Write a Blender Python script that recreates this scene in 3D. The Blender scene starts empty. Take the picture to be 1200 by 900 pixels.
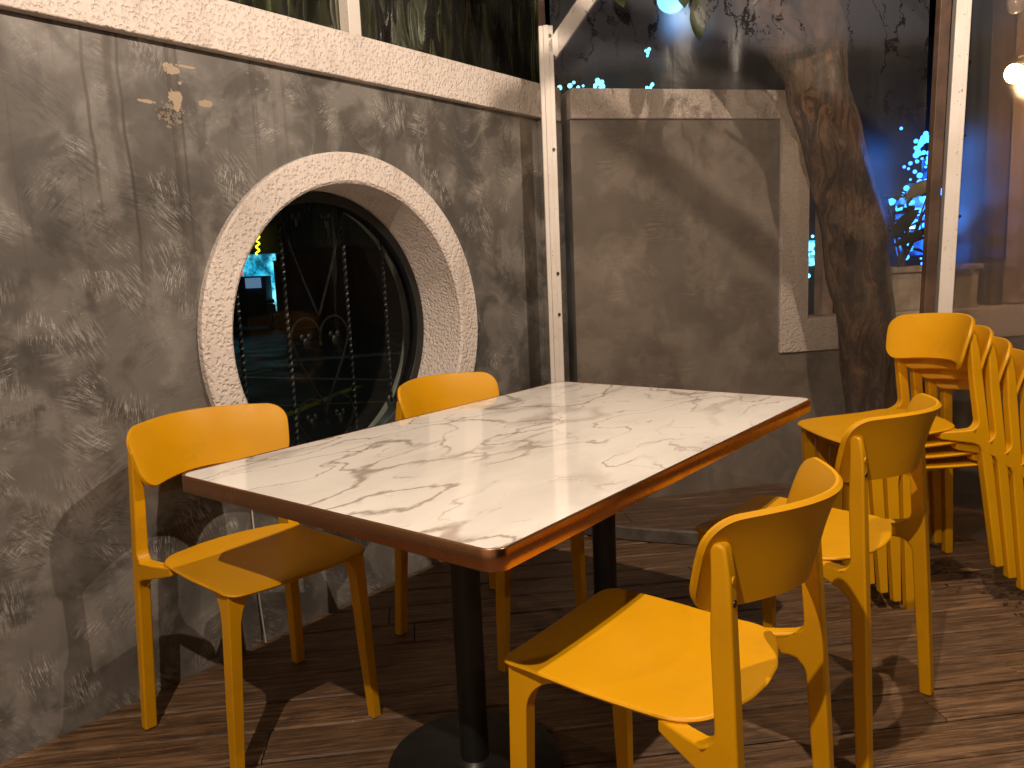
import bpy, bmesh, math, random
from mathutils import Vector, Matrix
PI = math.pi
scene = bpy.context.scene
COL = scene.collection

# ------------------------------------------------------------------ camera
# World axes: X = into the room away from the round-window wall, Y = along that wall, Z = up
H = 1.15
F_PX, PITCH, ROLL, YAW = 917.0, 0.146748, 0.0429075, 0.67055629
cam_d = bpy.data.cameras.new('camera')
cam = bpy.data.objects.new('camera', cam_d); COL.objects.link(cam)
cam_d.sensor_width = 36.0; cam_d.lens = F_PX / 1200.0 * 36.0
cam_d.clip_start = 0.02; cam_d.clip_end = 500
F0 = Vector((-math.sin(YAW), math.cos(YAW), 0)); R0 = Vector((math.cos(YAW), math.sin(YAW), 0)); Z0 = Vector((0, 0, 1))
Fv = F0 * math.cos(PITCH) - Z0 * math.sin(PITCH); Uv = F0 * math.sin(PITCH) + Z0 * math.cos(PITCH)
Rr = R0 * math.cos(ROLL) - Uv * math.sin(ROLL); Ur = Uv * math.cos(ROLL) + R0 * math.sin(ROLL)
M = Matrix((Rr, Ur, -Fv)).transposed().to_4x4(); M.translation = Vector((0, 0, H))
cam.matrix_world = M
scene.camera = cam

# ------------------------------------------------------------------ night sky
w = bpy.data.worlds.new('World'); scene.world = w; w.use_nodes = True
nt = w.node_tree; nt.nodes.clear()
sky = nt.nodes.new('ShaderNodeTexSky'); sky.sky_type = 'NISHITA'; sky.sun_disc = False
sky.sun_elevation = math.radians(-6); sky.sun_rotation = math.radians(200)
bg = nt.nodes.new('ShaderNodeBackground'); bg.inputs[1].default_value = 0.05
wo = nt.nodes.new('ShaderNodeOutputWorld')
nt.links.new(sky.outputs[0], bg.inputs[0]); nt.links.new(bg.outputs[0], wo.inputs[0])
scene.view_settings.view_transform = 'Standard'; scene.view_settings.look = 'None'
scene.view_settings.exposure = 0.0; scene.view_settings.gamma = 1.0

# ------------------------------------------------------------------ lamps of the terrace (bulbs on the string overhead)
WARM = (1.0, 0.795, 0.61)
def lamp(name, loc, watt, col=WARM, r=0.014):
    d = bpy.data.lights.new(name, 'POINT'); d.energy = watt; d.color = col; d.shadow_soft_size = r
    o = bpy.data.objects.new(name, d); COL.objects.link(o); o.location = loc
    return o
LAMPS = [((-0.22, -0.46, 2.70), 208), ((-0.32, 1.74, 2.64), 138), ((1.75, 1.15, 2.55), 38)]
for i, (l, e) in enumerate(LAMPS): lamp('festoon_lamp', l, e)

# ------------------------------------------------------------------ helpers
def at(px, py, depth):
    """point seen at photo pixel (px,py) at a horizontal distance `depth` in front of the camera"""
    r = Fv * F_PX + Rr * (px - 600) - Ur * (py - 450)
    t = depth / r.dot(F0)
    return Vector((0, 0, H)) + r * t

def link(name, mesh, parent=None, loc=None):
    o = bpy.data.objects.new(name, mesh); COL.objects.link(o)
    if parent is not None: o.parent = parent
    if loc is not None: o.location = loc
    return o
def empty(name, loc=(0, 0, 0), rz=0.0):
    o = bpy.data.objects.new(name, None); COL.objects.link(o); o.empty_display_size = .1
    o.location = loc; o.rotation_euler = (0, 0, rz); return o
def tag(o, label=None, cat=None, group=None, kind=None):
    if label: o['label'] = label
    if cat: o['category'] = cat
    if group: o['group'] = group
    if kind: o['kind'] = kind
    return o

class MB:
    def __init__(s): s.bm = bmesh.new()
    def box(s, c, d, rot=None):
        m = Matrix.Translation(Vector(c))
        if rot is not None: m = m @ rot.to_4x4()
        m = m @ Matrix.Diagonal((d[0], d[1], d[2], 1))
        bmesh.ops.create_cube(s.bm, size=1.0, matrix=m); return s
    def beam(s, a, b, wx, wy, up=Vector((0, 0, 1))):
        a, b = Vector(a), Vector(b); z = (b - a).normalized()
        x = up.cross(z)
        if x.length < 1e-4: x = Vector((1, 0, 0))
        x.normalize(); y = z.cross(x)
        m = Matrix((x, y, z)).transposed()
        return s.box((a + b) / 2, (wx, wy, (b - a).length), m)
    def cyl(s, a, b, r1, r2=None, n=16, caps=True):
        a, b = Vector(a), Vector(b); r2 = r1 if r2 is None else r2
        q = (b - a).to_track_quat('Z', 'Y').to_matrix().to_4x4()
        m = Matrix.Translation((a + b) / 2) @ q
        bmesh.ops.create_cone(s.bm, cap_ends=caps, segments=n, radius1=r1, radius2=r2, depth=(b - a).length, matrix=m); return s
    def sph(s, c, r, sc=(1, 1, 1), u=16, v=10):
        bmesh.ops.create_uvsphere(s.bm, u_segments=u, v_segments=v, radius=r, matrix=Matrix.Translation(Vector(c)) @ Matrix.Diagonal((*sc, 1))); return s
    def tube(s, pts, rad, n=10, twist=0.0, square=0.0, cap=True):
        pts = [Vector(p) for p in pts]; N = len(pts)
        if not hasattr(rad, '__len__'): rad = [rad] * N
        rings = []; prev = None
        for i, p in enumerate(pts):
            t = (pts[min(i + 1, N - 1)] - pts[max(i - 1, 0)]).normalized()
            if prev is None:
                ref = Vector((0, 0, 1)) if abs(t.z) < .9 else Vector((1, 0, 0))
                x = ref.cross(t).normalized()
            else:
                x = (prev - t * prev.dot(t)).normalized()
            prev = x; y = t.cross(x); ring = []
            for k in range(n):
                a = 2 * PI * k / n + twist * i
                rr = rad[i] if callable(rad) is False else rad(i)
                if square: rr = rr * (1 + square * math.cos(4 * (2 * PI * k / n)))
                ring.append(s.bm.verts.new(p + x * math.cos(a) * rr + y * math.sin(a) * rr))
            rings.append(ring)
        for i in range(N - 1):
            for k in range(n):
                s.bm.faces.new((rings[i][k], rings[i][(k + 1) % n], rings[i + 1][(k + 1) % n], rings[i + 1][k]))
        if cap:
            s.bm.faces.new(rings[0][::-1]); s.bm.faces.new(rings[-1])
        return s
    def poly(s, vs):
        return s.bm.faces.new([s.bm.verts.new(Vector(v)) for v in vs])
    def prism(s, pts2, fn0, fn1):
        """extrude outline; fn0/fn1 map (u,v)->3D for both caps"""
        a = [s.bm.verts.new(Vector(fn0(*p))) for p in pts2]; b = [s.bm.verts.new(Vector(fn1(*p))) for p in pts2]
        n = len(a)
        s.bm.faces.new(a[::-1]); s.bm.faces.new(b)
        for i in range(n): s.bm.faces.new((a[i], a[(i + 1) % n], b[(i + 1) % n], b[i]))
        return s
    def build(s, name, mat, parent=None, loc=None, smooth=35, bevel=0, segs=2, recalc=True):
        if recalc: bmesh.ops.recalc_face_normals(s.bm, faces=s.bm.faces[:])
        me = bpy.data.meshes.new(name); s.bm.to_mesh(me); s.bm.free()
        if mat: me.materials.append(mat)
        if smooth:
            for p in me.polygons: p.use_smooth = True
            me.set_sharp_from_angle(angle=math.radians(smooth))
        o = link(name, me, parent, loc)
        if bevel:
            m = o.modifiers.new('bevel', 'BEVEL'); m.width = bevel; m.segments = segs; m.limit_method = 'ANGLE'; m.angle_limit = math.radians(35); m.harden_normals = True
        return o

def copy_tree(o, parent=None):
    c = o.copy(); COL.objects.link(c); c.parent = parent
    for ch in [x for x in bpy.data.objects if x.parent == o]: copy_tree(ch, c)
    return c

# ------------------------------------------------------------------ materials
class NT:
    def __init__(s, name):
        s.m = bpy.data.materials.new(name); s.m.use_nodes = True; s.t = s.m.node_tree; s.t.nodes.clear()
        s.out = s.n('ShaderNodeOutputMaterial')
    def n(s, typ, **kw):
        nd = s.t.nodes.new(typ)
        for k, v in kw.items(): setattr(nd, k, v)
        return nd
    def set(s, nd, idx, v):
        if v is None: return
        if hasattr(v, 'is_output') or isinstance(v, bpy.types.NodeSocket): s.t.links.new(v, nd.inputs[idx])
        else:
            if isinstance(v, tuple) and len(v) == 3 and nd.inputs[idx].type == 'RGBA': v = (*v, 1)
            nd.inputs[idx].default_value = v
    def coord(s, kind='Object'): return s.n('ShaderNodeTexCoord').outputs[kind]
    def mapping(s, v, scale=(1, 1, 1), rot=(0, 0, 0), loc=(0, 0, 0)):
        m = s.n('ShaderNodeMapping'); s.set(m, 0, v); m.inputs[1].default_value = loc; m.inputs[2].default_value = rot; s.set(m, 3, scale); return m.outputs[0]
    def noise(s, v, scale=5, detail=4, rough=.55, dist=0, col=False):
        n = s.n('ShaderNodeTexNoise'); s.set(n, 'Vector', v); s.set(n, 'Scale', scale); s.set(n, 'Detail', detail); s.set(n, 'Roughness', rough); s.set(n, 'Distortion', dist)
        return n.outputs[1 if col else 0]
    def vor(s, v, scale=5, feature='F1', out='Distance', rnd=1.0):
        n = s.n('ShaderNodeTexVoronoi', feature=feature); s.set(n, 'Vector', v); s.set(n, 'Scale', scale); s.set(n, 'Randomness', rnd); return n.outputs[out]
    def ramp(s, f, stops, interp='LINEAR'):
        r = s.n('ShaderNodeValToRGB'); s.set(r, 0, f); cr = r.color_ramp; cr.interpolation = interp
        while len(cr.elements) < len(stops): cr.elements.new(.5)
        for e, (p, c) in zip(cr.elements, stops):
            e.position = p
            if not isinstance(c, tuple): c = (c, c, c)
            e.color = (*c, 1) if len(c) == 3 else c
        return r.outputs[0]
    def mr(s, f, a, b, c=0.0, d=1.0, smooth=True):
        r = s.n('ShaderNodeMapRange'); r.interpolation_type = 'SMOOTHSTEP' if smooth else 'LINEAR'
        s.set(r, 0, f); s.set(r, 1, a); s.set(r, 2, b); s.set(r, 3, c); s.set(r, 4, d); return r.outputs[0]
    def math(s, op, a, b=None, c=None, clamp=False):
        m = s.n('ShaderNodeMath', operation=op); m.use_clamp = clamp
        s.set(m, 0, a); s.set(m, 1, b); s.set(m, 2, c); return m.outputs[0]
    def mix(s, f, a, b, mode='MIX'):
        m = s.n('ShaderNodeMix', data_type='RGBA', blend_type=mode)
        s.set(m, 0, f); s.set(m, 6, a); s.set(m, 7, b); return m.outputs[2]
    def vadd(s, a, b, op='ADD'):
        m = s.n('ShaderNodeVectorMath', operation=op); s.set(m, 0, a); s.set(m, 1, b); return m.outputs[0]
    def sep(s, v):
        m = s.n('ShaderNodeSeparateXYZ'); s.set(m, 0, v); return m.outputs
    def comb(s, x, y, z):
        m = s.n('ShaderNodeCombineXYZ'); s.set(m, 0, x); s.set(m, 1, y); s.set(m, 2, z); return m.outputs[0]
    def bump(s, h, strength=.3, dist=.01, normal=None):
        b = s.n('ShaderNodeBump'); s.set(b, 'Height', h); s.set(b, 'Strength', strength); s.set(b, 'Distance', dist)
        if normal is not None: s.set(b, 'Normal', normal)
        return b.outputs[0]
    def bsdf(s, col, rough=.5, metal=0., normal=None, spec=.5, coat=0., coat_r=.1, **kw):
        b = s.n('ShaderNodeBsdfPrincipled'); s.set(b, 'Base Color', col); s.set(b, 'Roughness', rough); s.set(b, 'Metallic', metal)
        s.set(b, 'Specular IOR Level', spec); s.set(b, 'Coat Weight', coat); s.set(b, 'Coat Roughness', coat_r)
        if normal is not None: s.set(b, 'Normal', normal)
        for k, v in kw.items(): s.set(b, k.replace('_', ' '), v)
        return b.outputs[0]
    def done(s, sh): s.t.links.new(sh, s.out.inputs[0]); return s.m

def simple(name, col, rough=.5, metal=0., bumps=None, var=.0, vscale=6, spec=.5, coat=0.):
    t = NT(name); c = t.coord()
    colr = col
    if var:
        nz = t.noise(c, vscale, 5, .6)
        colr = t.mix(t.mr(nz, .3, .7), tuple(x * (1 - var) for x in col), tuple(min(1, x * (1 + var)) for x in col))
    nrm = None
    if bumps: nrm = t.bump(t.noise(c, bumps[0], 4, .6), bumps[1], bumps[2])
    rg = rough
    if var: rg = t.mr(t.noise(c, vscale * 2.3, 4, .6), .3, .7, max(0, rough - .07), rough + .08)
    return t.done(t.bsdf(colr, rg, metal, nrm, spec, coat))
def emit(name, col, strength):
    t = NT(name); e = t.n('ShaderNodeEmission'); t.set(e, 0, col); e.inputs[1].default_value = strength; return t.done(e.outputs[0])

def mat_plaster(name='grey_trowelled_plaster', k=.72, sm=1.0, tint=(1, 1, 1), cl=1.0):
    t = NT(name); c0 = t.coord(); c = t.vadd(c0, (0, 1.8, 0)); x, y, z = t.sep(c)
    def strokes(seed, sc, thr0, thr1, fine):
        """short trowel marks: every voronoi cell carries its own direction; a soft lens-shaped mask per cell"""
        v = t.vadd(c, (seed, seed * 2.3, seed * .7)); v = t.vadd(v, t.mapping(t.noise(v, 3.0, 2, .5, col=True), scale=(.045, .045, .045)))
        vo = t.n('ShaderNodeTexVoronoi'); t.set(vo, 'Vector', v); t.set(vo, 'Scale', sc); cr = t.sep(vo.outputs['Color']); d = vo.outputs['Distance']
        ang = t.math('MULTIPLY', cr[0], 3.1416)
        rot = t.n('ShaderNodeVectorRotate', rotation_type='X_AXIS'); t.set(rot, 'Vector', v); t.set(rot, 'Angle', ang)
        st = t.noise(t.mapping(rot.outputs[0], scale=(10, fine * .10, fine)), 1.0, 4, .75, .08)
        m = t.math('MULTIPLY', t.mr(d, .62, .15), t.mr(cr[1], thr0, thr1))
        brk = t.mr(t.noise(v, sc * 2.6, 4, .65), .36, .56)
        return st, t.math('MULTIPLY', m, brk), cr[2]
    s1, m1, r1 = strokes(1.7, 6.0, .22, .42, 200)
    s2, m2, r2 = strokes(5.1, 8.5, .40, .55, 300)
    s3, m3, r3 = strokes(9.4, 5.0, .30, .55, 150)
    big = t.noise(c, 1.5, 4, .55); cloud = t.noise(t.vadd(c, (4, 4, 4)), 5.5, 4, .6, .4)
    base = t.mix(t.mr(big, .32, .68), (.118, .108, .098), (.240, .224, .208))
    base = t.mix(t.math('MULTIPLY', t.mr(cloud, .46, .62), .60 * cl), base, (.36, .34, .32))
    base = t.mix(t.math('MULTIPLY', t.mr(t.noise(t.vadd(c, (8, 1, 6)), 4.6, 4, .6, .8), .49, .64), .75 * cl), base, (.082, .075, .069))
    base = t.mix(t.math('MULTIPLY', t.math('MULTIPLY', m3, t.mr(s3, .47, .56)), .72 * sm), base, (.078, .070, .064))
    base = t.mix(t.math('MULTIPLY', t.math('MULTIPLY', m1, t.mr(s1, .49, .57)), .72 * sm), base, (.52, .50, .475))
    base = t.mix(t.math('MULTIPLY', t.math('MULTIPLY', m2, t.mr(s2, .52, .60)), .85 * sm), base, (.74, .71, .68))
    pk = t.math('MULTIPLY', t.mr(t.noise(t.mapping(c, rot=(.5, 0, 0), scale=(1, 1.0, 2.2)), 42, 3, .7), .60, .70), t.mr(cloud, .48, .62))
    base = t.mix(t.math('MULTIPLY', pk, .6 * sm), base, (.60, .575, .54))
    # brown drips running down from the coping at the near end of the wall
    dn = t.noise(t.mapping(c, scale=(1, 26, .30)), 1.0, 3, .6)
    dripm = t.math('MULTIPLY', t.mr(dn, .56, .66), t.math('MULTIPLY', t.mr(z, .9, 1.75), t.mr(y, 1.9, 1.0)))
    yw = t.math('ADD', y, t.math('MULTIPLY', t.noise(t.mapping(c, scale=(1, 1, 2.5)), 1.2, 2), .05))
    for (dy, dw, zl) in ((1.010, .004, 1.15), (1.075, .010, 1.25), (1.10, .004, 1.0)):
        q = t.mr(t.math('ABSOLUTE', t.math('SUBTRACT', yw, dy)), dw * 1.8, dw * .4); dripm = t.math('MAXIMUM', dripm, t.math('MULTIPLY', q, t.mr(z, zl, zl + .5)))
    base = t.mix(t.math('MULTIPLY', dripm, .72), base, (.062, .042, .030))
    base = t.mix(t.math('MULTIPLY', t.mr(z, 1.45, 1.8), t.mr(y, 1.6, .8, 0, .5)), base, (.075, .055, .042))  # base colour turns darker brown towards the top near corner
    # flaked places where the beige undercoat shows
    def blob(py, pz, sy, sz, th=1.0, k=2.2):
        dy = t.math('DIVIDE', t.math('SUBTRACT', y, py), sy); dz = t.math('DIVIDE', t.math('SUBTRACT', z, pz), sz)
        d = t.math('ADD', t.math('MULTIPLY', dy, dy), t.math('MULTIPLY', dz, dz))
        d = t.math('ADD', d, t.math('MULTIPLY', t.math('SUBTRACT', t.noise(t.vadd(c, (py * 7, pz * 3, 0)), 48, 4, .7), .5), k * 2.1))
        return t.mr(d, th, th - .12)
    bl = None
    for a in [(1.222, 1.735, .026, .014), (1.262, 1.748, .030, .004), (1.222, 1.654, .020, .030), (1.312, 1.655, .021, .010), (1.240, 1.70, .005, .005), (1.140, 1.638, .024, .005)]:
        q = blob(*a); bl = q if bl is None else t.math('MAXIMUM', bl, q)
    dk = blob(1.205, 1.612, .038, .028, 1.0, 3.5)
    base = t.mix(t.math('MULTIPLY', dk, .8), base, t.mix(t.mr(t.noise(c, 75, 3, .7), .42, .58), (.035, .026, .02), (.34, .27, .21)))
    base = t.mix(bl, base, (.50, .385, .27))
    base = t.mix(1.0, base, (k * tint[0], k * tint[1], k * tint[2]), 'MULTIPLY')
    h = t.math('ADD', t.math('MULTIPLY', t.math('MULTIPLY', s1, m1), .9), t.math('ADD', t.math('MULTIPLY', t.math('MULTIPLY', s2, m2), .8), t.math('ADD', t.math('MULTIPLY', cloud, .9), t.math('MULTIPLY', t.noise(c, 110, 3, .6), .12))))
    h = t.math('SUBTRACT', h, t.math('MULTIPLY', bl, .5))
    rough = t.math('SUBTRACT', t.mr(cloud, .3, .7, .56, .38), t.math('MULTIPLY', m1, .12))
    return t.done(t.bsdf(base, rough, 0, t.bump(h, .32, .004), .5))
def mat_stucco(name='white_stucco', dirt=.25, k=1.0):
    t = NT(name); c = t.coord()
    n1 = t.noise(c, 95, 2, .5, .3); n2 = t.noise(c, 230, 2, .5)
    lum = t.mr(t.math('ADD', t.math('MULTIPLY', n1, .6), t.math('MULTIPLY', t.vor(c, 75), .4)), .30, .56)
    h = t.math('ADD', lum, t.math('MULTIPLY', n2, .25))
    d = t.mr(t.noise(t.mapping(c, scale=(3, 5, 1.2)), 1.6, 5, .65), .50, .75)
    base = t.mix(t.math('MULTIPLY', d, dirt), (.72 * k, .645 * k, .60 * k), (.30 * k, .235 * k, .19 * k))
    base = t.mix(t.mr(t.noise(c, 210, 2), .66, .74), base, (.4, .33, .28))
    return t.done(t.bsdf(base, .62, 0, t.bump(h, .8, .0045), .35))
def mat_marble():
    t = NT('white_marble_laminate'); c = t.coord()
    r = t.mapping(c, rot=(0, 0, .38), scale=(1.2, .55, 1.0))
    wv = t.vadd(r, t.mapping(t.noise(r, 2.6, 6, .62, col=True), scale=(.30, .30, 0)))
    def vein(v, sc, w0, off, det=2):
        n = t.noise(t.vadd(v, (off, off * 2, 0)), sc, det, .45)
        return t.mr(t.math('ABSOLUTE', t.math('SUBTRACT', n, .5)), w0, 0.0)
    v1 = vein(wv, 2.1, .010, 2.3); v2 = vein(wv, 3.9, .011, 7.7); v3 = vein(wv, 8.5, .014, 3.1)
    e = t.vor(t.vadd(wv, (1, 4, 0)), 4.2, feature='DISTANCE_TO_EDGE'); net = t.mr(e, .028, .0)
    m = t.noise(c, 1.9, 3, .5); m2 = t.noise(t.vadd(c, (5, 5, 0)), 3.0, 3, .5); m3 = t.noise(t.vadd(c, (9, 2, 0)), 4.4, 3, .5)
    broad = t.math('MULTIPLY', vein(wv, 2.3, .05, 2.3), t.mr(m2, .46, .62)); shade = t.noise(wv, 3.4, 5, .6)
    col = t.mix(t.mr(shade, .40, .72), (.86, .83, .79), (.72, .685, .64))
    col = t.mix(t.math('MULTIPLY', broad, .50), col, (.42, .36, .32))
    col = t.mix(t.math('MULTIPLY', t.math('MULTIPLY', v1, t.mr(m, .22, .42)), .72), col, (.27, .20, .16))
    col = t.mix(t.math('MULTIPLY', t.math('MULTIPLY', net, t.mr(m3, .54, .64)), .50), col, (.28, .21, .18))
    col = t.mix(t.math('MULTIPLY', t.math('MULTIPLY', v2, t.mr(m2, .38, .52)), .60), col, (.23, .175, .15))
    col = t.mix(t.math('MULTIPLY', t.math('MULTIPLY', v3, t.mr(m3, .46, .58)), .45), col, (.32, .26, .23))
    sm = t.noise(c, 7, 5, .7)
    return t.done(t.bsdf(col, t.mr(sm, .3, .75, .045, .11), 0, t.bump(t.noise(c, 3, 2), .02, .01), .65))
def mat_wood_floor():
    t = NT('weathered_deck_boards'); c = t.coord()
    at_ = t.n('ShaderNodeAttribute', attribute_name='board'); rnd = at_.outputs['Fac']
    # boards run along X+Y (45 deg); rotate so that boards run along local x
    r = t.mapping(c, rot=(0, 0, -PI / 4)); off = t.comb(t.math('MULTIPLY', rnd, 37.0), t.math('MULTIPLY', rnd, 11.0), 0)
    v = t.vadd(r, off)
    grain = t.noise(t.mapping(v, scale=(3.6, 62, 1)), 1.0, 7, .72, 1.1)
    fine = t.noise(t.mapping(v, scale=(9, 240, 1)), 1.0, 3, .6)
    blot = t.noise(v, 3.2, 5, .62)
    col = t.ramp(grain, [(.36, (.040, .021, .011)), (.49, (.120, .064, .030)), (.62, (.270, .155, .078))])
    col = t.mix(t.mr(rnd, 0, 1, .0, .5, False), col, (.105, .065, .040))
    col = t.mix(t.math('MULTIPLY', t.mr(blot, .52, .74), .38), col, (.20, .135, .085))
    col = t.mix(t.math('MULTIPLY', t.mr(t.noise(t.vadd(v, (4, 4, 0)), 5.5, 5, .65), .54, .74), .7), col, (.032, .022, .016))
    col = t.mix(t.math('MULTIPLY', t.mr(fine, .56, .70), .55), col, (.36, .25, .17))
    col = t.mix(t.mr(t.noise(c, 75, 2), .74, .78), col, (.34, .29, .24))
    h = t.math('ADD', t.math('MULTIPLY', grain, .7), t.math('ADD', t.math('MULTIPLY', fine, .3), t.math('MULTIPLY', blot, .4)))
    return t.done(t.bsdf(col, t.mr(blot, .3, .7, .62, .40), 0, t.bump(h, .75, .004), .42))
def mat_yellow():
    t = NT('yellow_moulded_plastic'); c = t.coord()
    n = t.noise(c, 2.5, 3, .6)
    col = t.mix(t.mr(n, .3, .7), (.71, .345, .001), (.61, .290, .001))
    col = t.mix(t.math('MULTIPLY', t.mr(t.noise(t.vadd(c, (2, 7, 1)), 9, 5, .7), .56, .72), .22), col, (.40, .20, .02))
    sc = t.noise(t.mapping(c, scale=(2, 60, 14)), 1.4, 3, .7)
    col = t.mix(t.mr(t.noise(c, 130, 2), .74, .8, 0, .6), col, (.30, .16, .02))
    rough = t.math('ADD', t.mr(t.noise(c, 6, 4, .65), .3, .7, .36, .50), t.mr(sc, .62, .75, 0, .08))
    return t.done(t.bsdf(col, rough, 0, t.bump(t.math('ADD', t.noise(c, 420, 2), t.math('MULTIPLY', t.noise(c, 11, 3), .8)), .14, .001), .35))
def mat_copper():
    t = NT('copper_edge_metal'); c = t.coord()
    n = t.noise(t.mapping(c, scale=(1.5, 1.5, 140)), 1.0, 3, .6); sm = t.noise(c, 9, 5, .65)
    col = t.mix(t.mr(sm, .3, .7), (.60, .31, .165), (.52, .26, .13))
    tg = t.n('ShaderNodeTangent'); tg.direction_type = 'RADIAL'; tg.axis = 'Z'
    return t.done(t.bsdf(col, t.mr(sm, .3, .7, .25, .31), 1.0, t.bump(n, .012, .001), Anisotropic=.6, Tangent=tg.outputs[0]))
def mat_bark(hol=None):
    t = NT('brown_tree_bark'); c = t.coord()
    v = t.vadd(c, t.mapping(t.noise(c, 4, 3, .6, col=True), scale=(.12, .12, .12)))
    f = t.noise(t.mapping(v, scale=(22, 22, 4.5)), 1.0, 8, .75, .9); b = t.noise(c, 5, 4, .6)
    col = t.ramp(f, [(.40, (.012, .007, .004)), (.5, (.062, .034, .019)), (.62, (.19, .11, .062))])
    col = t.mix(t.math('MULTIPLY', t.mr(b, .54, .68), .45), col, (.15, .12, .08))
    col = t.mix(t.math('MULTIPLY', t.mr(t.noise(t.vadd(c, (3, 1, 1)), 7, 4, .6), .56, .7), .6), col, (.04, .025, .017))
    h = t.math('ADD', f, t.math('MULTIPLY', b, .8))
    if hol is not None:
        o, rx, rz = hol; d = t.vadd(t.vadd(c, tuple(-q for q in o)), t.mapping(t.noise(c, 9, 3, .6, col=True), scale=(.04, .04, .04)))
        m = t.n('ShaderNodeVectorMath', operation='LENGTH'); t.set(m, 0, t.mapping(d, scale=(1 / rx, 1 / rx, 1 / rz))); mk = t.mr(m.outputs['Value'], 1.05, .75)
        col = t.mix(mk, col, (.012, .008, .006)); h = t.math('SUBTRACT', h, t.math('MULTIPLY', mk, 2.0))
    return t.done(t.bsdf(col, .78, 0, t.bump(h, 1.0, .03), .3))
def mat_vinyl(name='clear_vinyl_sheet', crackle=True, haze=.10, tint=(.90, .88, .86), sc=1.0):
    """clear PVC sheet: mostly transparent, a light dusty haze, soft wavy gloss, dirt creases"""
    t = NT(name); c = t.coord(); x, y, z = t.sep(c)
    n = t.noise(t.mapping(c, scale=(1.5, 1.5, .7)), 1.6, 3, .5); n2 = t.noise(c, 7, 4, .6, .5)
    st = t.noise(t.mapping(c, scale=(60, 60, 1.3)), 1.0, 3, .6)
    nrm = t.bump(t.math('ADD', n, t.math('ADD', t.math('MULTIPLY', n2, .06), t.math('MULTIPLY', st, .01))), .35, .05)
    tr = t.n('ShaderNodeBsdfTransparent'); t.set(tr, 0, tint)
    gl = t.n('ShaderNodeBsdfGlossy'); gl.inputs[1].default_value = .20; t.set(gl, 0, (1, 1, 1)); t.set(gl, 'Normal', nrm)
    fr = t.n('ShaderNodeFresnel'); fr.inputs[0].default_value = 1.40; t.set(fr, 'Normal', nrm)
    df = t.n('ShaderNodeBsdfDiffuse'); t.set(df, 0, t.mix(t.mr(z, 1.86, 1.95), (.62, .58, .56), (.50, .53, .66)))
    hz = t.math('MULTIPLY', t.mr(t.math('ADD', t.noise(c, 2.2, 4, .55), t.math('MULTIPLY', st, .22 if crackle else .8)), .45, .85 if crackle else 1.15, .6, 1.4), haze)
    hz = t.math('ADD', hz, t.mr(z, .75, .2, 0, .03))
    hz = t.math('ADD', hz, t.mr(z, 1.86, 1.95, 0, .060 if crackle else .02))
    m1 = t.n('ShaderNodeMixShader'); t.set(m1, 0, hz); t.set(m1, 1, tr.outputs[0]); t.set(m1, 2, df.outputs[0])
    rf = t.n('ShaderNodeBsdfRefraction'); t.set(rf, 0, (1, 1, 1)); rf.inputs['Roughness'].default_value = .42; rf.inputs['IOR'].default_value = 1.12
    mf = t.n('ShaderNodeMixShader'); t.set(mf, 0, t.math('MAXIMUM', t.mr(z, 1.80, 1.95, 0, .22), t.mr(x, -1.0, -.8, 0, .17)) if crackle else .20); t.set(mf, 1, m1.outputs[0]); t.set(mf, 2, rf.outputs[0])
    m2 = t.n('ShaderNodeMixShader'); t.set(m2, 0, t.math('MULTIPLY', fr.outputs[0], .12 if crackle else .3)); t.set(m2, 1, mf.outputs[0]); t.set(m2, 2, gl.outputs[0])
    sh = m2.outputs[0]
    if crackle:
        v = t.vadd(t.mapping(c, scale=(1, 1, .55)), t.mapping(t.noise(c, 12, 5, .7, col=True), scale=(.09, .09, .11)))
        def crease(off, sc, w_): return t.mr(t.math('ABSOLUTE', t.math('SUBTRACT', t.noise(t.vadd(v, (off, off, off)), sc, 2, .5), .5)), w_, w_ * .3)
        k = t.math('MAXIMUM', t.math('MULTIPLY', crease(1.3, 5.0, .012), t.mr(t.noise(c, 2.6, 3), .42, .50)), t.math('MULTIPLY', crease(6.1, 9.5, .018), t.mr(t.noise(t.vadd(c, (6, 1, 2)), 3.0, 3), .46, .54)))
        k = t.math('MULTIPLY', k, t.math('MAXIMUM', t.mr(z, 1.90, 1.97), t.math('MULTIPLY', t.mr(x, -.95, -.85), t.mr(z, 1.55, 1.8)))); k = t.math('MULTIPLY', k, .85)
        dk = t.n('ShaderNodeBsdfDiffuse'); t.set(dk, 0, (.006, .005, .005))
        m3 = t.n('ShaderNodeMixShader'); t.set(m3, 0, k); t.set(m3, 1, sh); t.set(m3, 2, dk.outputs[0]); sh = m3.outputs[0]
    return t.done(sh)
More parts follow.
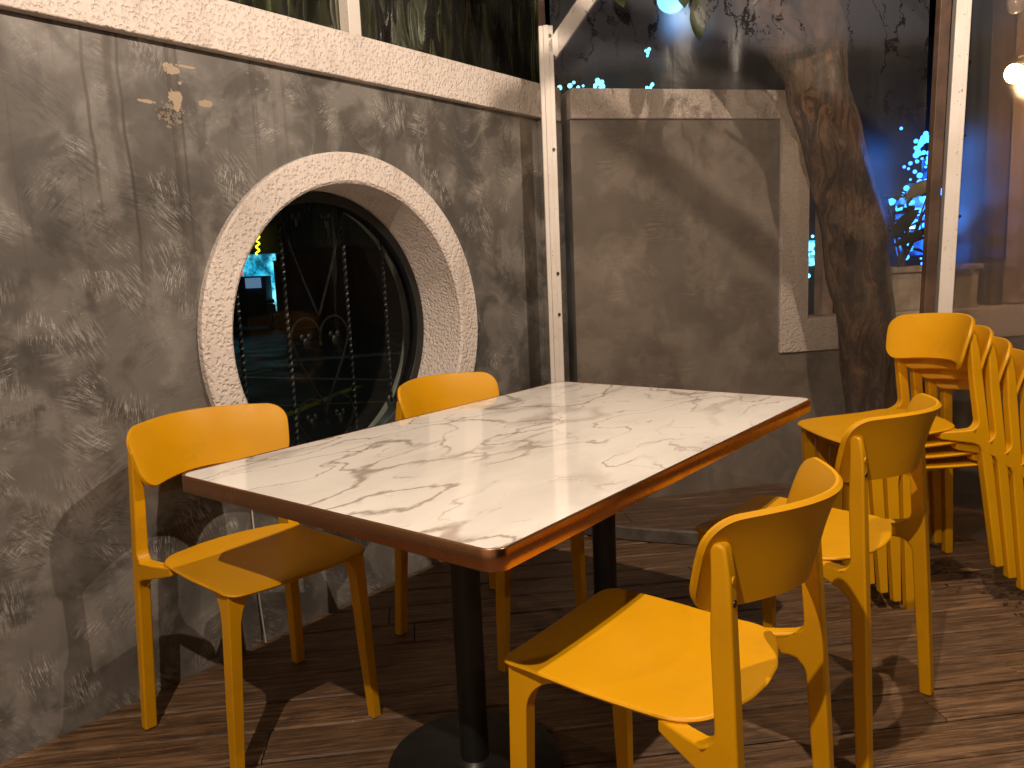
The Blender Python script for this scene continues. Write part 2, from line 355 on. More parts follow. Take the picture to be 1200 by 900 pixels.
def mat_pane(name, gloss_r=.02, tint=(.75, .78, .74), haze=.0, wav=.2, ior=1.45):
    t = NT(name); c = t.coord()
    nrm = t.bump(t.noise(t.mapping(c, scale=(2, 5, 1.2)), 1.4, 2, .5), wav, .05)
    tr = t.n('ShaderNodeBsdfTransparent'); t.set(tr, 0, tint)
    gl = t.n('ShaderNodeBsdfGlossy'); gl.inputs[1].default_value = gloss_r; t.set(gl, 0, (1, 1, 1)); t.set(gl, 'Normal', nrm)
    fr = t.n('ShaderNodeFresnel'); fr.inputs[0].default_value = ior; t.set(fr, 'Normal', nrm)
    df = t.n('ShaderNodeBsdfDiffuse'); t.set(df, 0, (.5, .5, .42))
    hz = t.mr(t.noise(t.mapping(c, scale=(9, 9, 1)), 1.0, 4, .6), .4, .8, haze * .4, haze * 1.6)
    m1 = t.n('ShaderNodeMixShader'); t.set(m1, 0, hz); t.set(m1, 1, tr.outputs[0]); t.set(m1, 2, df.outputs[0])
    m2 = t.n('ShaderNodeMixShader'); t.set(m2, 0, fr.outputs[0]); t.set(m2, 1, m1.outputs[0]); t.set(m2, 2, gl.outputs[0])
    return t.done(m2.outputs[0])
def mat_painted_post():
    t = NT('white_painted_post'); c = t.coord()
    sp = t.mr(t.noise(c, 85, 3, .6), .66, .72); ch = t.mr(t.noise(t.mapping(c, scale=(8, 8, 2)), 3, 5, .7), .60, .70)
    col = t.mix(t.mr(t.noise(c, 4, 4), .3, .7), (.72, .68, .64), (.62, .56, .51))
    col = t.mix(t.math('MULTIPLY', sp, .75), col, (.14, .10, .075)); col = t.mix(t.math('MULTIPLY', ch, .35), col, (.36, .30, .25))
    return t.done(t.bsdf(col, .42, 0, t.bump(t.math('ADD', ch, t.noise(c, 30, 3)), .12, .003), .5))
def mat_leaf(name, a, b):
    t = NT(name); c = t.coord(); return t.done(t.bsdf(t.mix(t.mr(t.noise(c, 8, 3), .3, .7), a, b), .55, 0, None, .5))

PLASTER = mat_plaster(); PLASTER_B = mat_plaster('brownish_outer_plaster', 1.05, .22, (1.0, .93, .85), .42); STUCCO = mat_stucco(dirt=.42); STUCCO_D = mat_stucco('weathered_stucco', .34, .88)
MARBLE = mat_marble(); WOODF = mat_wood_floor(); YEL = mat_yellow(); COPPER = mat_copper()
BLACK = simple('black_powder_coat', (.012, .012, .012), .42, 0, (220, .1, .001), .2, 20)
IRON = simple('black_wrought_iron', (.02, .02, .02), .38, .4, (90, .2, .002), .3, 40)
FRAME = simple('black_window_frame', (.014, .015, .015), .35, 0, None, .2)
POST = mat_painted_post(); BARK = mat_bark()
VINYL = mat_vinyl(haze=.040); VINYL2 = mat_vinyl('hazy_vinyl_sheet', False, .055, (.85, .74, .66))
PANE = mat_pane('window_glass', .02, (.86, .9, .88), .004, .03, 1.22); PANE_UP = mat_pane('dusty_upper_glass', .05, (.70, .74, .62), .035, .5)
SCREW = simple('steel_screw', (.35, .33, .30), .3, 1.0); DARKHOLE = simple('dark_screw_head', (.05, .045, .04), .4, .6)
DARKWOOD = simple('dark_brown_timber', (.085, .050, .034), .6, 0, (40, .4, .004), .35, 7)
RUBBER = simple('rubber_seal', (.03, .03, .03), .6)
LEAF = mat_leaf('glossy_plant_leaf', (.016, .026, .010), (.036, .042, .018)); LEAF_D = mat_leaf('tree_leaf', (.025, .040, .015), (.05, .06, .02))

# ------------------------------------------------------------------ setting: ground and deck
def sheet(name, mat, x0, x1, y0, y1, z):
    mb = MB(); mb.poly([(x0, y0, z), (x1, y0, z), (x1, y1, z), (x0, y1, z)]); return mb.build(name, mat, smooth=0)
def mat_asphalt():
    t = NT('street_asphalt'); c = t.coord()
    col = t.mix(t.mr(t.noise(c, .8, 5, .6), .3, .7), (.035, .037, .036), (.065, .068, .064))
    return t.done(t.bsdf(col, t.mr(t.noise(c, 1.5, 4), .3, .7, .35, .7), 0, t.bump(t.noise(c, 60, 3), .4, .01), .5))
tag(sheet('street', mat_asphalt(), -200, 200, -200, 200, -.16), kind='structure')
SOIL = simple('dark_soil', (.035, .026, .02), .9, 0, (25, .8, .02), .3)
tag(sheet('planting_bed', SOIL, -2.4, 2.5, 2.6, 5.6, -.05), kind='structure')
tag(sheet('deck_underside', simple('deck_shadow_gap', (.01, .008, .006), .9), -2.12, 3.5, -3.0, 4.3, -.045), kind='structure')

def make_deck():
    bm = bmesh.new(); lay = bm.faces.layers.float.new('board'); rng = random.Random(4)
    d = Vector((1, 1, 0)).normalized(); n = Vector((-1, 1, 0)).normalized()
    W, gap = .138, .007
    k = -30
    while k < 40:
        s = -6.0 + rng.uniform(-1.5, 0)
        while s < 6.5:
            L = rng.uniform(1.6, 2.8); e = min(s + L, 7)
            r = rng.random(); z = rng.uniform(-.0015, .0015)
            a0, a1 = k * W + gap / 2, (k + 1) * W - gap / 2
            c = .0042
            prof = [(a0, -.024), (a0, z - c), (a0 + c, z), (a1 - c, z), (a1, z - c), (a1, -.024)]
            s0, s1 = s + .0015, e - .0015
            va = [bm.verts.new(d * s0 + n * p + Z0 * q) for p, q in prof]; vb = [bm.verts.new(d * s1 + n * p + Z0 * q) for p, q in prof]
            fs = [bm.faces.new((va[i], va[i + 1], vb[i + 1], vb[i])) for i in range(5)]
            fs += [bm.faces.new(va[::-1]), bm.faces.new(vb)]
            for f in fs: f[lay] = r
            s = e
        k += 1
    # keep the deck inside the terrace: cut at the wall face, past the curtain and at the open sides
    def cut(co, no):
        g = bm.verts[:] + bm.edges[:] + bm.faces[:]
        bmesh.ops.bisect_plane(bm, geom=g, plane_co=co, plane_no=no, clear_outer=True)
    cut((-2.118, 0, 0), (-1, 0, 0)); cut((3.5, 0, 0), (1, 0, 0)); cut((0, -3, 0), (0, -1, 0)); cut((0, 3.9, 0), (0, 1, 0))
    bmesh.ops.recalc_face_normals(bm, faces=bm.faces[:])
    me = bpy.data.meshes.new('deck_floor'); bm.to_mesh(me); bm.free(); me.materials.append(WOODF)
    return tag(link('deck_floor', me), kind='structure')
make_deck()

# ------------------------------------------------------------------ the wall with the round window
XW = -2.12           # inner face of the wall
WC = (1.825, .950)   # window centre (y, z)
wall = tag(empty('round_window_wall', (XW, 1.8, 0)), 'grey trowelled plaster wall with white coping and a big round window', 'wall')
WO = Vector((XW, 1.8, 0))
def P(v): return Vector(v) - WO     # world -> wall local
def ring_pts(r, n=96): return [(WC[0] + r * math.cos(2 * PI * i / n), WC[1] + r * math.sin(2 * PI * i / n)) for i in range(n)]
def holed_wall(y0, y1, z0, z1, x0, x1, r):
    bm = bmesh.new(); n = 96
    def rectpt(a):
        c, s = math.cos(a), math.sin(a); ts = []
        if c > 1e-9: ts.append((y1 - WC[0]) / c)
        if c < -1e-9: ts.append((y0 - WC[0]) / c)
        if s > 1e-9: ts.append((z1 - WC[1]) / s)
        if s < -1e-9: ts.append((z0 - WC[1]) / s)
        t = min(ts); return (WC[0] + c * t, WC[1] + s * t)
    angs = sorted([2 * PI * i / n for i in range(n)] + [math.atan2(z - WC[1], y - WC[0]) % (2 * PI) for y in (y0, y1) for z in (z0, z1)])
    inner = [(WC[0] + r * math.cos(a), WC[1] + r * math.sin(a)) for a in angs]; outer = [rectpt(a) for a in angs]
    V = {}
    for key, x in (('f', x0), ('b', x1)):
        V[key + 'i'] = [bm.verts.new(P((x, *p))) for p in inner]; V[key + 'o'] = [bm.verts.new(P((x, *p))) for p in outer]
    m = len(angs)
    for i in range(m):
        j = (i + 1) % m
        bm.faces.new((V['fi'][i], V['fi'][j], V['fo'][j], V['fo'][i])); bm.faces.new((V['bi'][i], V['bo'][i], V['bo'][j], V['bi'][j]))
        bm.faces.new((V['fi'][i], V['bi'][i], V['bi'][j], V['fi'][j])); bm.faces.new((V['fo'][i], V['fo'][j], V['bo'][j], V['bo'][i]))
    return bm
mb = MB(); mb.bm = holed_wall(-3.0, 2.93, -.16, 1.80, XW, XW - .26, .53); mb.build('plaster_face', PLASTER, wall, smooth=25)
# coping band, rough white stucco
mb = MB(); mb.box(P((XW - .12, -.035, 1.8745)), (.30, 5.95, .147)); mb.build('coping', STUCCO, wall, bevel=.006)
mb = MB(); mb.box(P((XW - .11, 3.005, 1.8745)), (.30, .125, .149)); mb.build('coping_end', STUCCO, wall, bevel=.006)
mb = MB(); mb.box(P((XW - .12, 3.01, .82)), (.30, .15, 1.955)); mb.build('pilaster', PLASTER, wall, bevel=.006)
# round surround: raised ring and deep reveal
def lathe_ring(prof, n=128):
    bm = bmesh.new(); rings = []
    for i in range(n):
        a = 2 * PI * i / n
        rings.append([bm.verts.new(P((x, WC[0] + r * math.cos(a), WC[1] + r * math.sin(a)))) for (x, r) in prof])
    m = len(prof)
    for i in range(n):
        A, B = rings[i], rings[(i + 1) % n]
        for k in range(m): bm.faces.new((A[k], A[(k + 1) % m], B[(k + 1) % m], B[k]))
    mb = MB(); mb.bm.free(); mb.bm = bm; return mb
lathe_ring([(XW + .028, .517), (XW + .028, .603), (XW + .022, .610), (XW - .01, .610), (XW - .01, .545), (XW - .22, .540), (XW - .22, .500), (XW + .02, .508)]).build('window_surround', STUCCO, wall, smooth=40)
lathe_ring([(XW - .175, .4985), (XW - .175, .462), (XW - .225, .462), (XW - .225, .4985)]).build('window_frame', FRAME, wall, bevel=.003)
wf = [o for o in bpy.data.objects if o.name == 'window_frame'][0]
mb = MB(); mb.bm.faces.new([mb.bm.verts.new(P((XW - .20, y, z))) for y, z in ring_pts(.465)]); mb.build('pane', PANE, wf, smooth=0)
wf.parent = wall
lathe_ring([(XW - .27, .520), (XW - .27, .484), (XW - .285, .484), (XW - .285, .520)]).build('outer_rim', simple('pale_outer_rim', (.55, .56, .50), .5, 0, (60, .3, .004), .2), wall)
# wrought iron grille behind the glass
XG = XW - .245
def twisted(y, z0, z1):
    n = int((z1 - z0) / .006); mb = MB()
    pts = [P((XG, y, z0 + (z1 - z0) * i / n)) for i in range(n + 1)]
    mb.tube(pts, .0075, 4, twist=.38, cap=True); return mb
YB = (1.512, 1.705, 1.985, 2.180)
for y in YB:
    hh = math.sqrt(max(.01, .50 ** 2 - (y - WC[0]) ** 2))
    twisted(y, WC[1] - hh, WC[1] + hh).build('grille_bar', IRON, wall, smooth=20)
def heart(cy, cz, sgn, w_, drop):
    """one half of a wrought heart: lobe curling in to a leaf, long side sweeping down to the point"""
    r = w_ / 2; pts = []
    for i in range(40):
        a = PI * 1.12 - i / 39 * PI * 1.12; pts.append((cy + sgn * (r + math.cos(a) * r), cz + math.sin(a) * r * 1.15))
    for i in range(1, 30):
        t = i / 29; pts.append((cy + sgn * w_ * (1 - t) ** .9 * (1 + .10 * math.sin(t * PI)), cz - drop * (t ** 1.05) + .0))
    mb = MB(); mb.tube([P((XG + .001, y, z)) for y, z in pts], .0048, 6); return mb
def leafpair(cy, cz):
    mb = MB()
    for dy, dz, s_, el in ((0, -.012, 1, 1.6), (.016, .012, .8, 1.2), (-.016, .012, .8, 1.2)):
        mb.sph(P((XG, cy + dy, cz + dz)), .014 * s_, (.5, 1, el))
    return mb
for ca, cb in ((YB[1], YB[2]),):
    cy = (ca + cb) / 2; w_ = (cb - ca) / 2 - .008
    for cz, drop in ((1.365, .36), (.925, .26), (.625, .17)):
        for sg in (-1, 1):
            heart(cy, cz, sg, w_, drop).build('scroll', IRON, wall); leafpair(cy + sg * w_ * .5, cz - .005).build('leaf_ornament', IRON, wall)

mb = MB(); mb.box((.6, -2.35, 1.35), (5.4, .2, 3.0)); ow = mb.build('bounce_wall', simple('cream_painted_wall', (.44, .39, .33), .7, 0, (60, .3, .003), .15, 2), bevel=.01)  # added behind the camera for soft fill and a highlight on the copper edge
tag(ow, 'plain cream painted wall added unseen behind the viewer to bounce lamp light', 'wall')

# ------------------------------------------------------------------ glazing above the wall
up_win = tag(empty('upper_window', (XW - .12, 1.0, 1.95)), 'dusty glass panes with a white mullion standing on the white coping', 'window')
UO = Vector((XW - .12, 1.0, 1.95))
mb = MB(); mb.box(Vector((XW - .12, .12, 2.35)) - UO, (.006, 6.14, .79)); mb.build('pane', PANE_UP, up_win, smooth=0)
for y in (1.965, .55, -.85):
    mb = MB(); mb.box(Vector((XW - .095, y, 2.35)) - UO, (.05, .055, .80)); mb.build('mullion', POST, up_win, bevel=.003)
mb = MB(); mb.box(Vector((XW - .10, 0.0, 2.78)) - UO, (.07, 5.95, .06)); mb.build('head_rail', POST, up_win, bevel=.003)
mb = MB(); mb.box(Vector((XW - .118, 0.0, 1.953)) - UO, (.022, 5.9, .008)); mb.build('seal_strip', RUBBER, up_win)

# ------------------------------------------------------------------ back wall seen through the clear curtain
BO = Vector((-2.03, 3.06, 0)); U = Vector((.624, .781, 0)).normalized(); NB = Vector((U.y, -U.x, 0))   # NB points to the camera side
bwall = tag(empty('stepped_back_wall', BO, math.atan2(U.y, U.x)), 'grey plaster wall with stepped white stucco trim behind the clear curtain and tree', 'wall')
# local x along wall, local y away (left of U), z up; camera side is -y
def stepped(s0, s1, ztop, slow, zlow):  # outline
    return [(s0, -.1), (s1, -.1), (s1, zlow), (slow, zlow), (slow, ztop), (s0, ztop)]
SV, SH = 1.056, .70
mb = MB(); ol = [(0, -.16), (4.2, -.16), (4.2, .670), (SV, .670), (SV, 1.80), (0, 1.80)]
mb.prism(ol, lambda u, v: (u, 0, v), lambda u, v: (u, .22, v)); mb.build('plaster_face', PLASTER_B, bwall, smooth=20)
mb = MB(); ol = [(0, 1.802), (SV + .002, 1.802), (SV + .002, .672), (4.2, .672), (4.2, .835), (SV + .156, .835), (SV + .156, 1.935), (0, 1.935)]
mb.prism(ol, lambda u, v: (u, -.018, v), lambda u, v: (u, .24, v)); mb.build('stucco_trim', STUCCO_D, bwall, bevel=.006)
def onback(px, py, off=0.0):
    r = Fv * F_PX + Rr * (px - 600) - Ur * (py - 450); o = Vector((0, 0, H))
    t = ((BO - o).dot(NB) + off) / r.dot(NB); return o + r * t

# ------------------------------------------------------------------ curtain frame
P1 = Vector((-1.905, 2.715, 0)); P2 = at(1101, 300, 3.0); P2.z = 0
def post(name, base, w, d, h, rz, label, screws, lean=(0, 0)):
    o = tag(empty(name, base, rz), label, 'post')
    mb = MB(); mb.beam((0, 0, -.03), (lean[0], lean[1], h), d, w); mb.build('shaft', POST, o, bevel=.004)
    mb = MB(); mb.beam((0, -w / 2 - .003, 0), (lean[0], lean[1] - w / 2 - .003, h), d * .38, .006); mb.build('cover_strip', POST, o, bevel=.002)
    for z in screws:
        k = z / h
        mb = MB(); mb.cyl((d * .27 + lean[0] * k, -w / 2 + .001 + lean[1] * k, z), (d * .27 + lean[0] * k, -w / 2 - .007 + lean[1] * k, z), .0075, .006, 12)
        mb.build('screw', DARKHOLE, o)
    return o
rzc = math.atan2((P2 - P1).y, (P2 - P1).x)
post('corner_post', P1, .045, .058, 2.10, YAW, 'slim white corner post with screws where the wall meets the clear curtain', (.55, .95, 1.12, 1.62, 2.06))
post('curtain_post', P2, .05, .082, 2.75, YAW, 'speckled white post between the two clear curtains behind the chair stack', (1.27, 1.56, 1.83, 2.2), (.055, -.02))
mb = MB(); c0 = P2 - R0 * .058 + F0 * .005; mb.beam(c0 + Vector((0, 0, -.02)), c0 + Vector((.055, -.02, 2.75)), .04, .036, F0)
tag(mb.build('timber_batten', DARKWOOD, bevel=.003), 'dark brown timber batten fixed along the left of the speckled white post', 'batten')
# sloping rafter from the corner post
rt = at(648, 58, (P1).dot(F0)); re = rt + R0 * .62 + Z0 * .80
mb = MB(); mb.beam(rt - (re - rt) * .02, re, .045, .062); tag(mb.build('rafter', POST, bevel=.003), 'white sloping roof rafter rising from the slim corner post', 'rafter')
mb = MB(); mb.beam(P1 + Vector((-.05, .05, 2.08)), P1 + Vector((-.14, .14, 2.9)), .028, .028); tag(mb.build('upper_strut', DARKWOOD, bevel=.003), 'dark stained strut standing above the corner post beside the upper glass', 'strut')

lb = Vector(LAMPS[1][0]); w0 = onback(720, 150); w1 = onback(960, 345)  # unseen batten added between lamp and back wall for its diagonal shadow
mb = MB(); q0 = w0.lerp(lb, .74); q1 = w1.lerp(lb, .74); dd = (q1 - q0); mb.beam(q0 - dd * 1.0, q1 + dd * .25, .030, .034)
tag(mb.build('shadow_batten', DARKWOOD, bevel=.002), 'thin dark batten added unseen overhead to cast the diagonal band on the back wall', 'batten')

def curtain(name, A, B, bow, z0, z1, mat, nx=60, nz=50, seed=1):
    rng = random.Random(seed); bm = bmesh.new(); d = (B - A); n = Vector((d.y, -d.x, 0)).normalized()
    ph = [rng.uniform(0, 6) for _ in range(6)]
    g = []
    for j in range(nz + 1):
        row = []
        for i in range(nx + 1):
            s = i / nx; v = j / nz; z = z0 + (z1 - z0) * v
            off = bow * math.sin(PI * s) ** .8 if s > 0 else 0
            off += .010 * math.sin(9 * s + 2.5 * v + ph[0]) * math.sin(PI * s) + .006 * math.sin(23 * s - 5 * v + ph[1]) * math.sin(PI * s)
            off += .022 * (1 - v) ** 5 * math.sin(14 * s + 9 * v + ph[2]) * math.sin(PI * s)
            row.append(bm.verts.new(A + d * s + n * off + Z0 * z))
        g.append(row)
    for j in range(nz):
        for i in range(nx): bm.faces.new((g[j][i], g[j][i + 1], g[j + 1][i + 1], g[j + 1][i]))
    o = MB(); o.bm.free(); o.bm = bm
    return o.build(name, mat, smooth=180)
c1 = curtain('clear_curtain', P1 + R0 * .02, P2 - R0 * .07, .13, .045, 2.75, VINYL)
tag(c1, 'large clear vinyl curtain with dark creases between corner post and speckled post', 'curtain')
def skirt(A, B, bow):
    bm = bmesh.new(); d = B - A; n = Vector((d.y, -d.x, 0)).normalized(); N = 40; prof = [(-.012, 0), (-.012, .055), (.012, .055), (.012, 0)]; rows = []
    for i in range(N + 1):
        s = i / N; off = bow * math.sin(PI * s) ** .8 if 0 < s < 1 else 0
        rows.append([bm.verts.new(A + d * s + n * (off + q) + Z0 * (.001 + z)) for q, z in prof])
    for i in range(N):
        for k in range(4): bm.faces.new((rows[i][k], rows[i][(k + 1) % 4], rows[i + 1][(k + 1) % 4], rows[i + 1][k]))
    bm.faces.new(rows[0]); bm.faces.new(rows[-1][::-1]); o = MB(); o.bm.free(); o.bm = bm; return o
tag(skirt(P1, P2 - R0 * .05, .13).build('curtain_sill', simple('grey_painted_sill', (.16, .14, .12), .6, 0, (30, .5, .004), .35, 9), bevel=.004), 'grey painted floor sill along the foot of the large clear curtain', 'sill')
P3 = P2 + Vector((.62, -.16, 0))
c2 = curtain('side_curtain', P2 + R0 * .06, P3 + Vector((.6, -.15, 0)), .0, .03, 2.75, VINYL2, seed=5)
tag(c2, 'streaky clear vinyl curtain right of the speckled post, bulb shining behind it', 'curtain')

# ------------------------------------------------------------------ tree behind the clear curtain
def limb_mesh(pts, rad, seed, n=26, sub=5):
    rng = random.Random(seed); P_ = [Vector(p) for p in pts]; out = []; R_ = []
    for i in range(len(P_) - 1):
        a = P_[max(i - 1, 0)]; b = P_[i]; c = P_[i + 1]; d = P_[min(i + 2, len(P_) - 1)]
        for k in range(sub):
            t = k / sub
            out.append(.5 * ((2 * b) + (c - a) * t + (2 * a - 5 * b + 4 * c - d) * t * t + (3 * b - a - 3 * c + d) * t ** 3)); R_.append(rad[i] + (rad[i + 1] - rad[i]) * t)
    out.append(P_[-1]); R_.append(rad[-1])
    bm = bmesh.new(); rings = []; x = Vector((1, 0, 0)); ph = [rng.uniform(0, 6) for _ in range(5)]
    for i, q in enumerate(out):
        t = (out[min(i + 1, len(out) - 1)] - out[max(i - 1, 0)]).normalized(); x = (x - t * x.dot(t)).normalized(); y = t.cross(x); ring = []
        for k in range(n):
            a = 2 * PI * k / n
            f = 1 + .10 * math.sin(3 * a + ph[0] + i * .12) + .06 * math.sin(5 * a + ph[1] - i * .2) + .035 * math.sin(9 * a + ph[2] + i * .4) + .05 * math.sin(i * .9 + ph[3]) * math.sin(a + ph[4]) + rng.uniform(-.015, .015)
            ring.append(bm.verts.new(q + (x * math.cos(a) + y * math.sin(a)) * R_[i] * f))
        rings.append(ring)
    for A, B in zip(rings, rings[1:]):
        for k in range(n): bm.faces.new((A[k], A[(k + 1) % n], B[(k + 1) % n], B[k]))
    bm.faces.new(rings[0][::-1]); bm.faces.new(rings[-1]); mb = MB(); mb.bm.free(); mb.bm = bm; return mb
DT = 3.28
tb = at(1020, 560, DT); tb.z = -.06
BARK = mat_bark((at(1013, 287, DT - .12) - tb + Vector((-.02, -.02, -.02)), .04, .11))
tree = tag(empty('tree', tb), 'leaning brown tree trunk forking in two behind the clear curtain', 'tree')
kpx = DT / F_PX
tp = [tb] + [at(*q, DT) for q in ((1018, 480), (1014, 400), (1005, 320), (994, 250), (976, 170), (960, 110), (950, 70))]
limb_mesh([q - tb for q in tp], [.135, .098, .108, .118, .112, .108, .115, .112], 2).build('trunk', BARK, tree, smooth=60)
lb = [at(955, 100, DT), at(928, 55, DT), at(893, 5, DT - .05), at(850, -60, DT - .1), at(800, -150, DT)]
limb_mesh([q - tb for q in lb], [.10, .088, .068, .06, .05], 3).build('limb', BARK, tree, smooth=60)
rb = [at(958, 105, DT), at(962, 55, DT), at(957, 0, DT + .05), at(965, -70, DT + .1), at(990, -170, DT + .1)]
limb_mesh([q - tb for q in rb], [.10, .092, .085, .075, .06], 4).build('limb', BARK, tree, smooth=60)
mb = MB(); k0 = at(955, 54, DT - .12); mb.tube([k0 - tb, at(930, 38, DT - .2) - tb, at(893, 8, DT - .24) - tb], [.014, .011, .006], 8); mb.tube([k0 - tb, at(952, 30, DT - .2) - tb, at(948, 10, DT - .22) - tb], [.009, .006, .004], 8)
mb.build('twig', BARK, tree)
def leaf_into(bm, base, d, L, Wd, droop=.3, roll=0.0, nu=7):
    d = Vector(d).normalized(); s_ = d.cross(Z0)
    if s_.length < .1: s_ = Vector((1, 0, 0))
    s_.normalize(); up = s_.cross(d); s_ = s_ * math.cos(roll) + up * math.sin(roll); up = s_.cross(d); rows = []
    for i in range(nu + 1):
        u = i / nu; c = base + d * (L * u) - Z0 * droop * L * u * u; wdt = Wd * math.sin(PI * min(1, .06 + .94 * u)) ** .8 * .5
        rows.append([bm.verts.new(c - s_ * wdt + up * wdt * .25), bm.verts.new(c), bm.verts.new(c + s_ * wdt + up * wdt * .25)])
    for A, B in zip(rows, rows[1:]):
        bm.faces.new((A[0], A[1], B[1], B[0])); bm.faces.new((A[1], A[2], B[2], B[1]))
rng = random.Random(11); mb = MB()
for k in range(900):
    c = at(rng.uniform(640, 1150), rng.uniform(-1000, -330), DT + rng.gauss(0, .6)) - tb
    leaf_into(mb.bm, c, (rng.gauss(0, 1), rng.gauss(0, 1), rng.gauss(-.4, .6)), rng.uniform(.07, .14), rng.uniform(.03, .055), .3, rng.uniform(-1, 1), 4)
for (px, py) in ((805, 5), (815, 22), (822, 0), (835, 12), (800, -8), (716, -6), (829, -20), (812, -15)):
    leaf_into(mb.bm, at(px, py - 18, DT - .2) - tb, (rng.gauss(0, .3), rng.gauss(0, .3), -1), .13, .06, .1, rng.uniform(-1, 1), 6)
mb.build('crown', LEAF_D, tree, smooth=180, recalc=False)

# planters on the low wall with rubber plants
PLW = simple('pale_planter_concrete', (.45, .39, .33), .7, 0, (70, .4, .003), .35, 7)
def planter(px0, px1, label, nm):
    a = onback(px0, 372, -.08); b = onback(px1, 372, -.08); L = (b - a).dot(U); base = a.copy(); base.z = .836
    o = tag(empty('planter', base, math.atan2(U.y, U.x)), label, 'planter')
    mb = MB(); mb.prism([(0.006, 0), (L - .006, 0), (L, .205), (0, .205)], lambda u, v: (u, .004, v + .001), lambda u, v: (u, .16, v + .001)); mb.build('box', PLW, o, bevel=.004)
    mb = MB()
    for c, d in (((L / 2, -.001, .218), (L + .03, .022, .030)), ((L / 2, .165, .218), (L + .03, .022, .030)), ((-.006, .082, .218), (.018, .144, .030)), ((L + .006, .082, .218), (.018, .144, .030))): mb.box(c, d)
    mb.build('rim', PLW, o, bevel=.004); mb = MB(); mb.box((L / 2, .082, .2075), (L - .01, .142, .004)); mb.build('soil', SOIL, o)
    return o, base, L
pl1, pb1, pL1 = planter(1046, 1146, 'pale concrete planter on the low wall directly behind the speckled post', 0)
pl2, pb2, pL2 = planter(1186, 1290, 'pale concrete planter on the low wall at the right edge of the photo', 0)
def plant(base, s, seed, label, tips):
    o = tag(empty('rubber_plant', base + U * s + Vector((0, 0, .21)) - NB * .08), label, 'plant'); O = o.location.copy(); rng = random.Random(seed)
    st = MB(); lf = MB()
    for k in range(4):
        top = Vector((rng.uniform(-.10, .10), rng.uniform(-.08, .08), rng.uniform(.25, .42))); st.tube([Vector((rng.uniform(-.02, .02), 0, 0)), top * .5 + Vector((.01, 0, 0)), top], [.008, .006, .004], 8)
        for q in range(7):
            f = .35 + .65 * q / 6; a = rng.uniform(0, 2 * PI)
            leaf_into(lf.bm, top * f, (math.cos(a), math.sin(a), rng.uniform(.1, 1.0)), rng.uniform(.11, .17), rng.uniform(.045, .065), .35, rng.uniform(-.5, .5), 8)
    for (p0, p1, wdt) in tips:
        dd = (p0 - O).dot(F0) ; leaf_into(lf.bm, p0 - O, (p1 - p0), (p1 - p0).length, wdt, .05, 1.0, 10)
        st.tube([Vector((0, 0, 0)), (p0 - O) * .6 + Vector((0, 0, -.02)), p0 - O], [.006, .005, .003], 6)
    st.build('stem', simple('green_brown_stem', (.09, .07, .03), .6), o); l = lf.build('leaves', LEAF, o, smooth=180, recalc=False)
    return o
dpl = (onback(1075, 300, -.1)).dot(F0)
T = lambda a, b, c, d, w_: (at(a, b, dpl - .05), at(c, d, dpl - .08), w_)
plant(pb1, .10, 5, 'rubber plant with long leaves in the planter left of the speckled post', [T(1046, 278, 1078, 243, .09), T(1048, 288, 1087, 270, .06), T(1092, 212, 1060, 232, .07), T(1044, 262, 1038, 235, .07)])
plant(pb1, pL1 - .09, 6, 'leafy plant with one long leaf in the planter right of the speckled post', [T(1132, 292, 1162, 268, .07), T(1128, 300, 1176, 304, .035)])

# timber posts standing on the low wall, and the shed behind them
def onlow(px, off, z=.846):
    q = onback(px, 372, off); q.z = z; return q
def wallpost(px0, px1, off, h, mat, label, name='timber_post'):
    a, b = onlow(px0, off), onlow(px1, off); wd = (b - a).dot(U); c = (a + b) / 2
    o = MB(); o.beam(c - c, Vector((0, 0, h)), .06, wd, U.cross(Z0)) ; ob = o.build(name, mat, loc=c, bevel=.003); ob.rotation_euler = (0, 0, 0)
    return tag(ob, label, 'post')
PINK = simple('weathered_pale_timber', (.36, .27, .23), .6, 0, (50, .3, .003), .25, 8)
wallpost(957, 972, -.12, 2.0, PINK, 'faded pinkish post on the low wall just left of the tree trunk')
wallpost(1152, 1168, -.15, 2.0, simple('stained_dark_timber', (.10, .065, .055), .6, 0, (40, .3, .003), .3, 6), 'dark stained post on the low wall right of the speckled post')
wallpost(1180, 1192, -.10, 2.0, PINK, 'pale weathered post on the low wall below the glowing bulb')

# festoon bulbs beyond the side curtain
BULB = emit('lit_bulb_glass', (1.0, .60, .26), 90.0); SOCK = simple('black_bulb_socket', (.02, .02, .02), .5)
def bulb(p, label, watt, on=True, mat=None):
    o = tag(empty('light_bulb', p), label, 'light bulb')
    mb = MB(); mb.sph((0, 0, 0), .034, (1.15, 1.15, 1.3), 20, 14); mb.build('bulb_glass', mat or BULB, o)
    mb = MB(); mb.cyl((0, 0, .024), (0, 0, .07), .016, .014, 14); mb.build('socket', SOCK, o)
    if watt: lamp('bulb_glow', p + Vector((0, 0, -.045)), watt, (1, .62, .30), .02)
    return o
pA = at(1188, 86, 3.85); pB = at(1191, 4, 3.7)
bulb(pA, 'glowing round bulb hanging behind the streaky side curtain', 8)
bulb(pB, 'small pale bulb at the top edge, above the glowing bulb', 0, mat=simple('unlit_bulb_glass', (.75, .74, .70), .1, 0, None, 0, 6, .8, .5))
mb = MB(); q0 = pB + Vector((-.5, .2, .25)); q2 = pA + Vector((.4, -.1, .12))
pts = [q0, q0.lerp(pB + Vector((0, 0, .07)), .5) - Vector((0, 0, .03)), pB + Vector((0, 0, .07)), (pB + pA) / 2 + Vector((0, 0, .04)), pA + Vector((0, 0, .07)), q2]
mb.tube(pts, .004, 6); tag(mb.build('festoon_cable', SOCK), 'black festoon cable carrying the two bulbs behind the side curtain', 'cable')

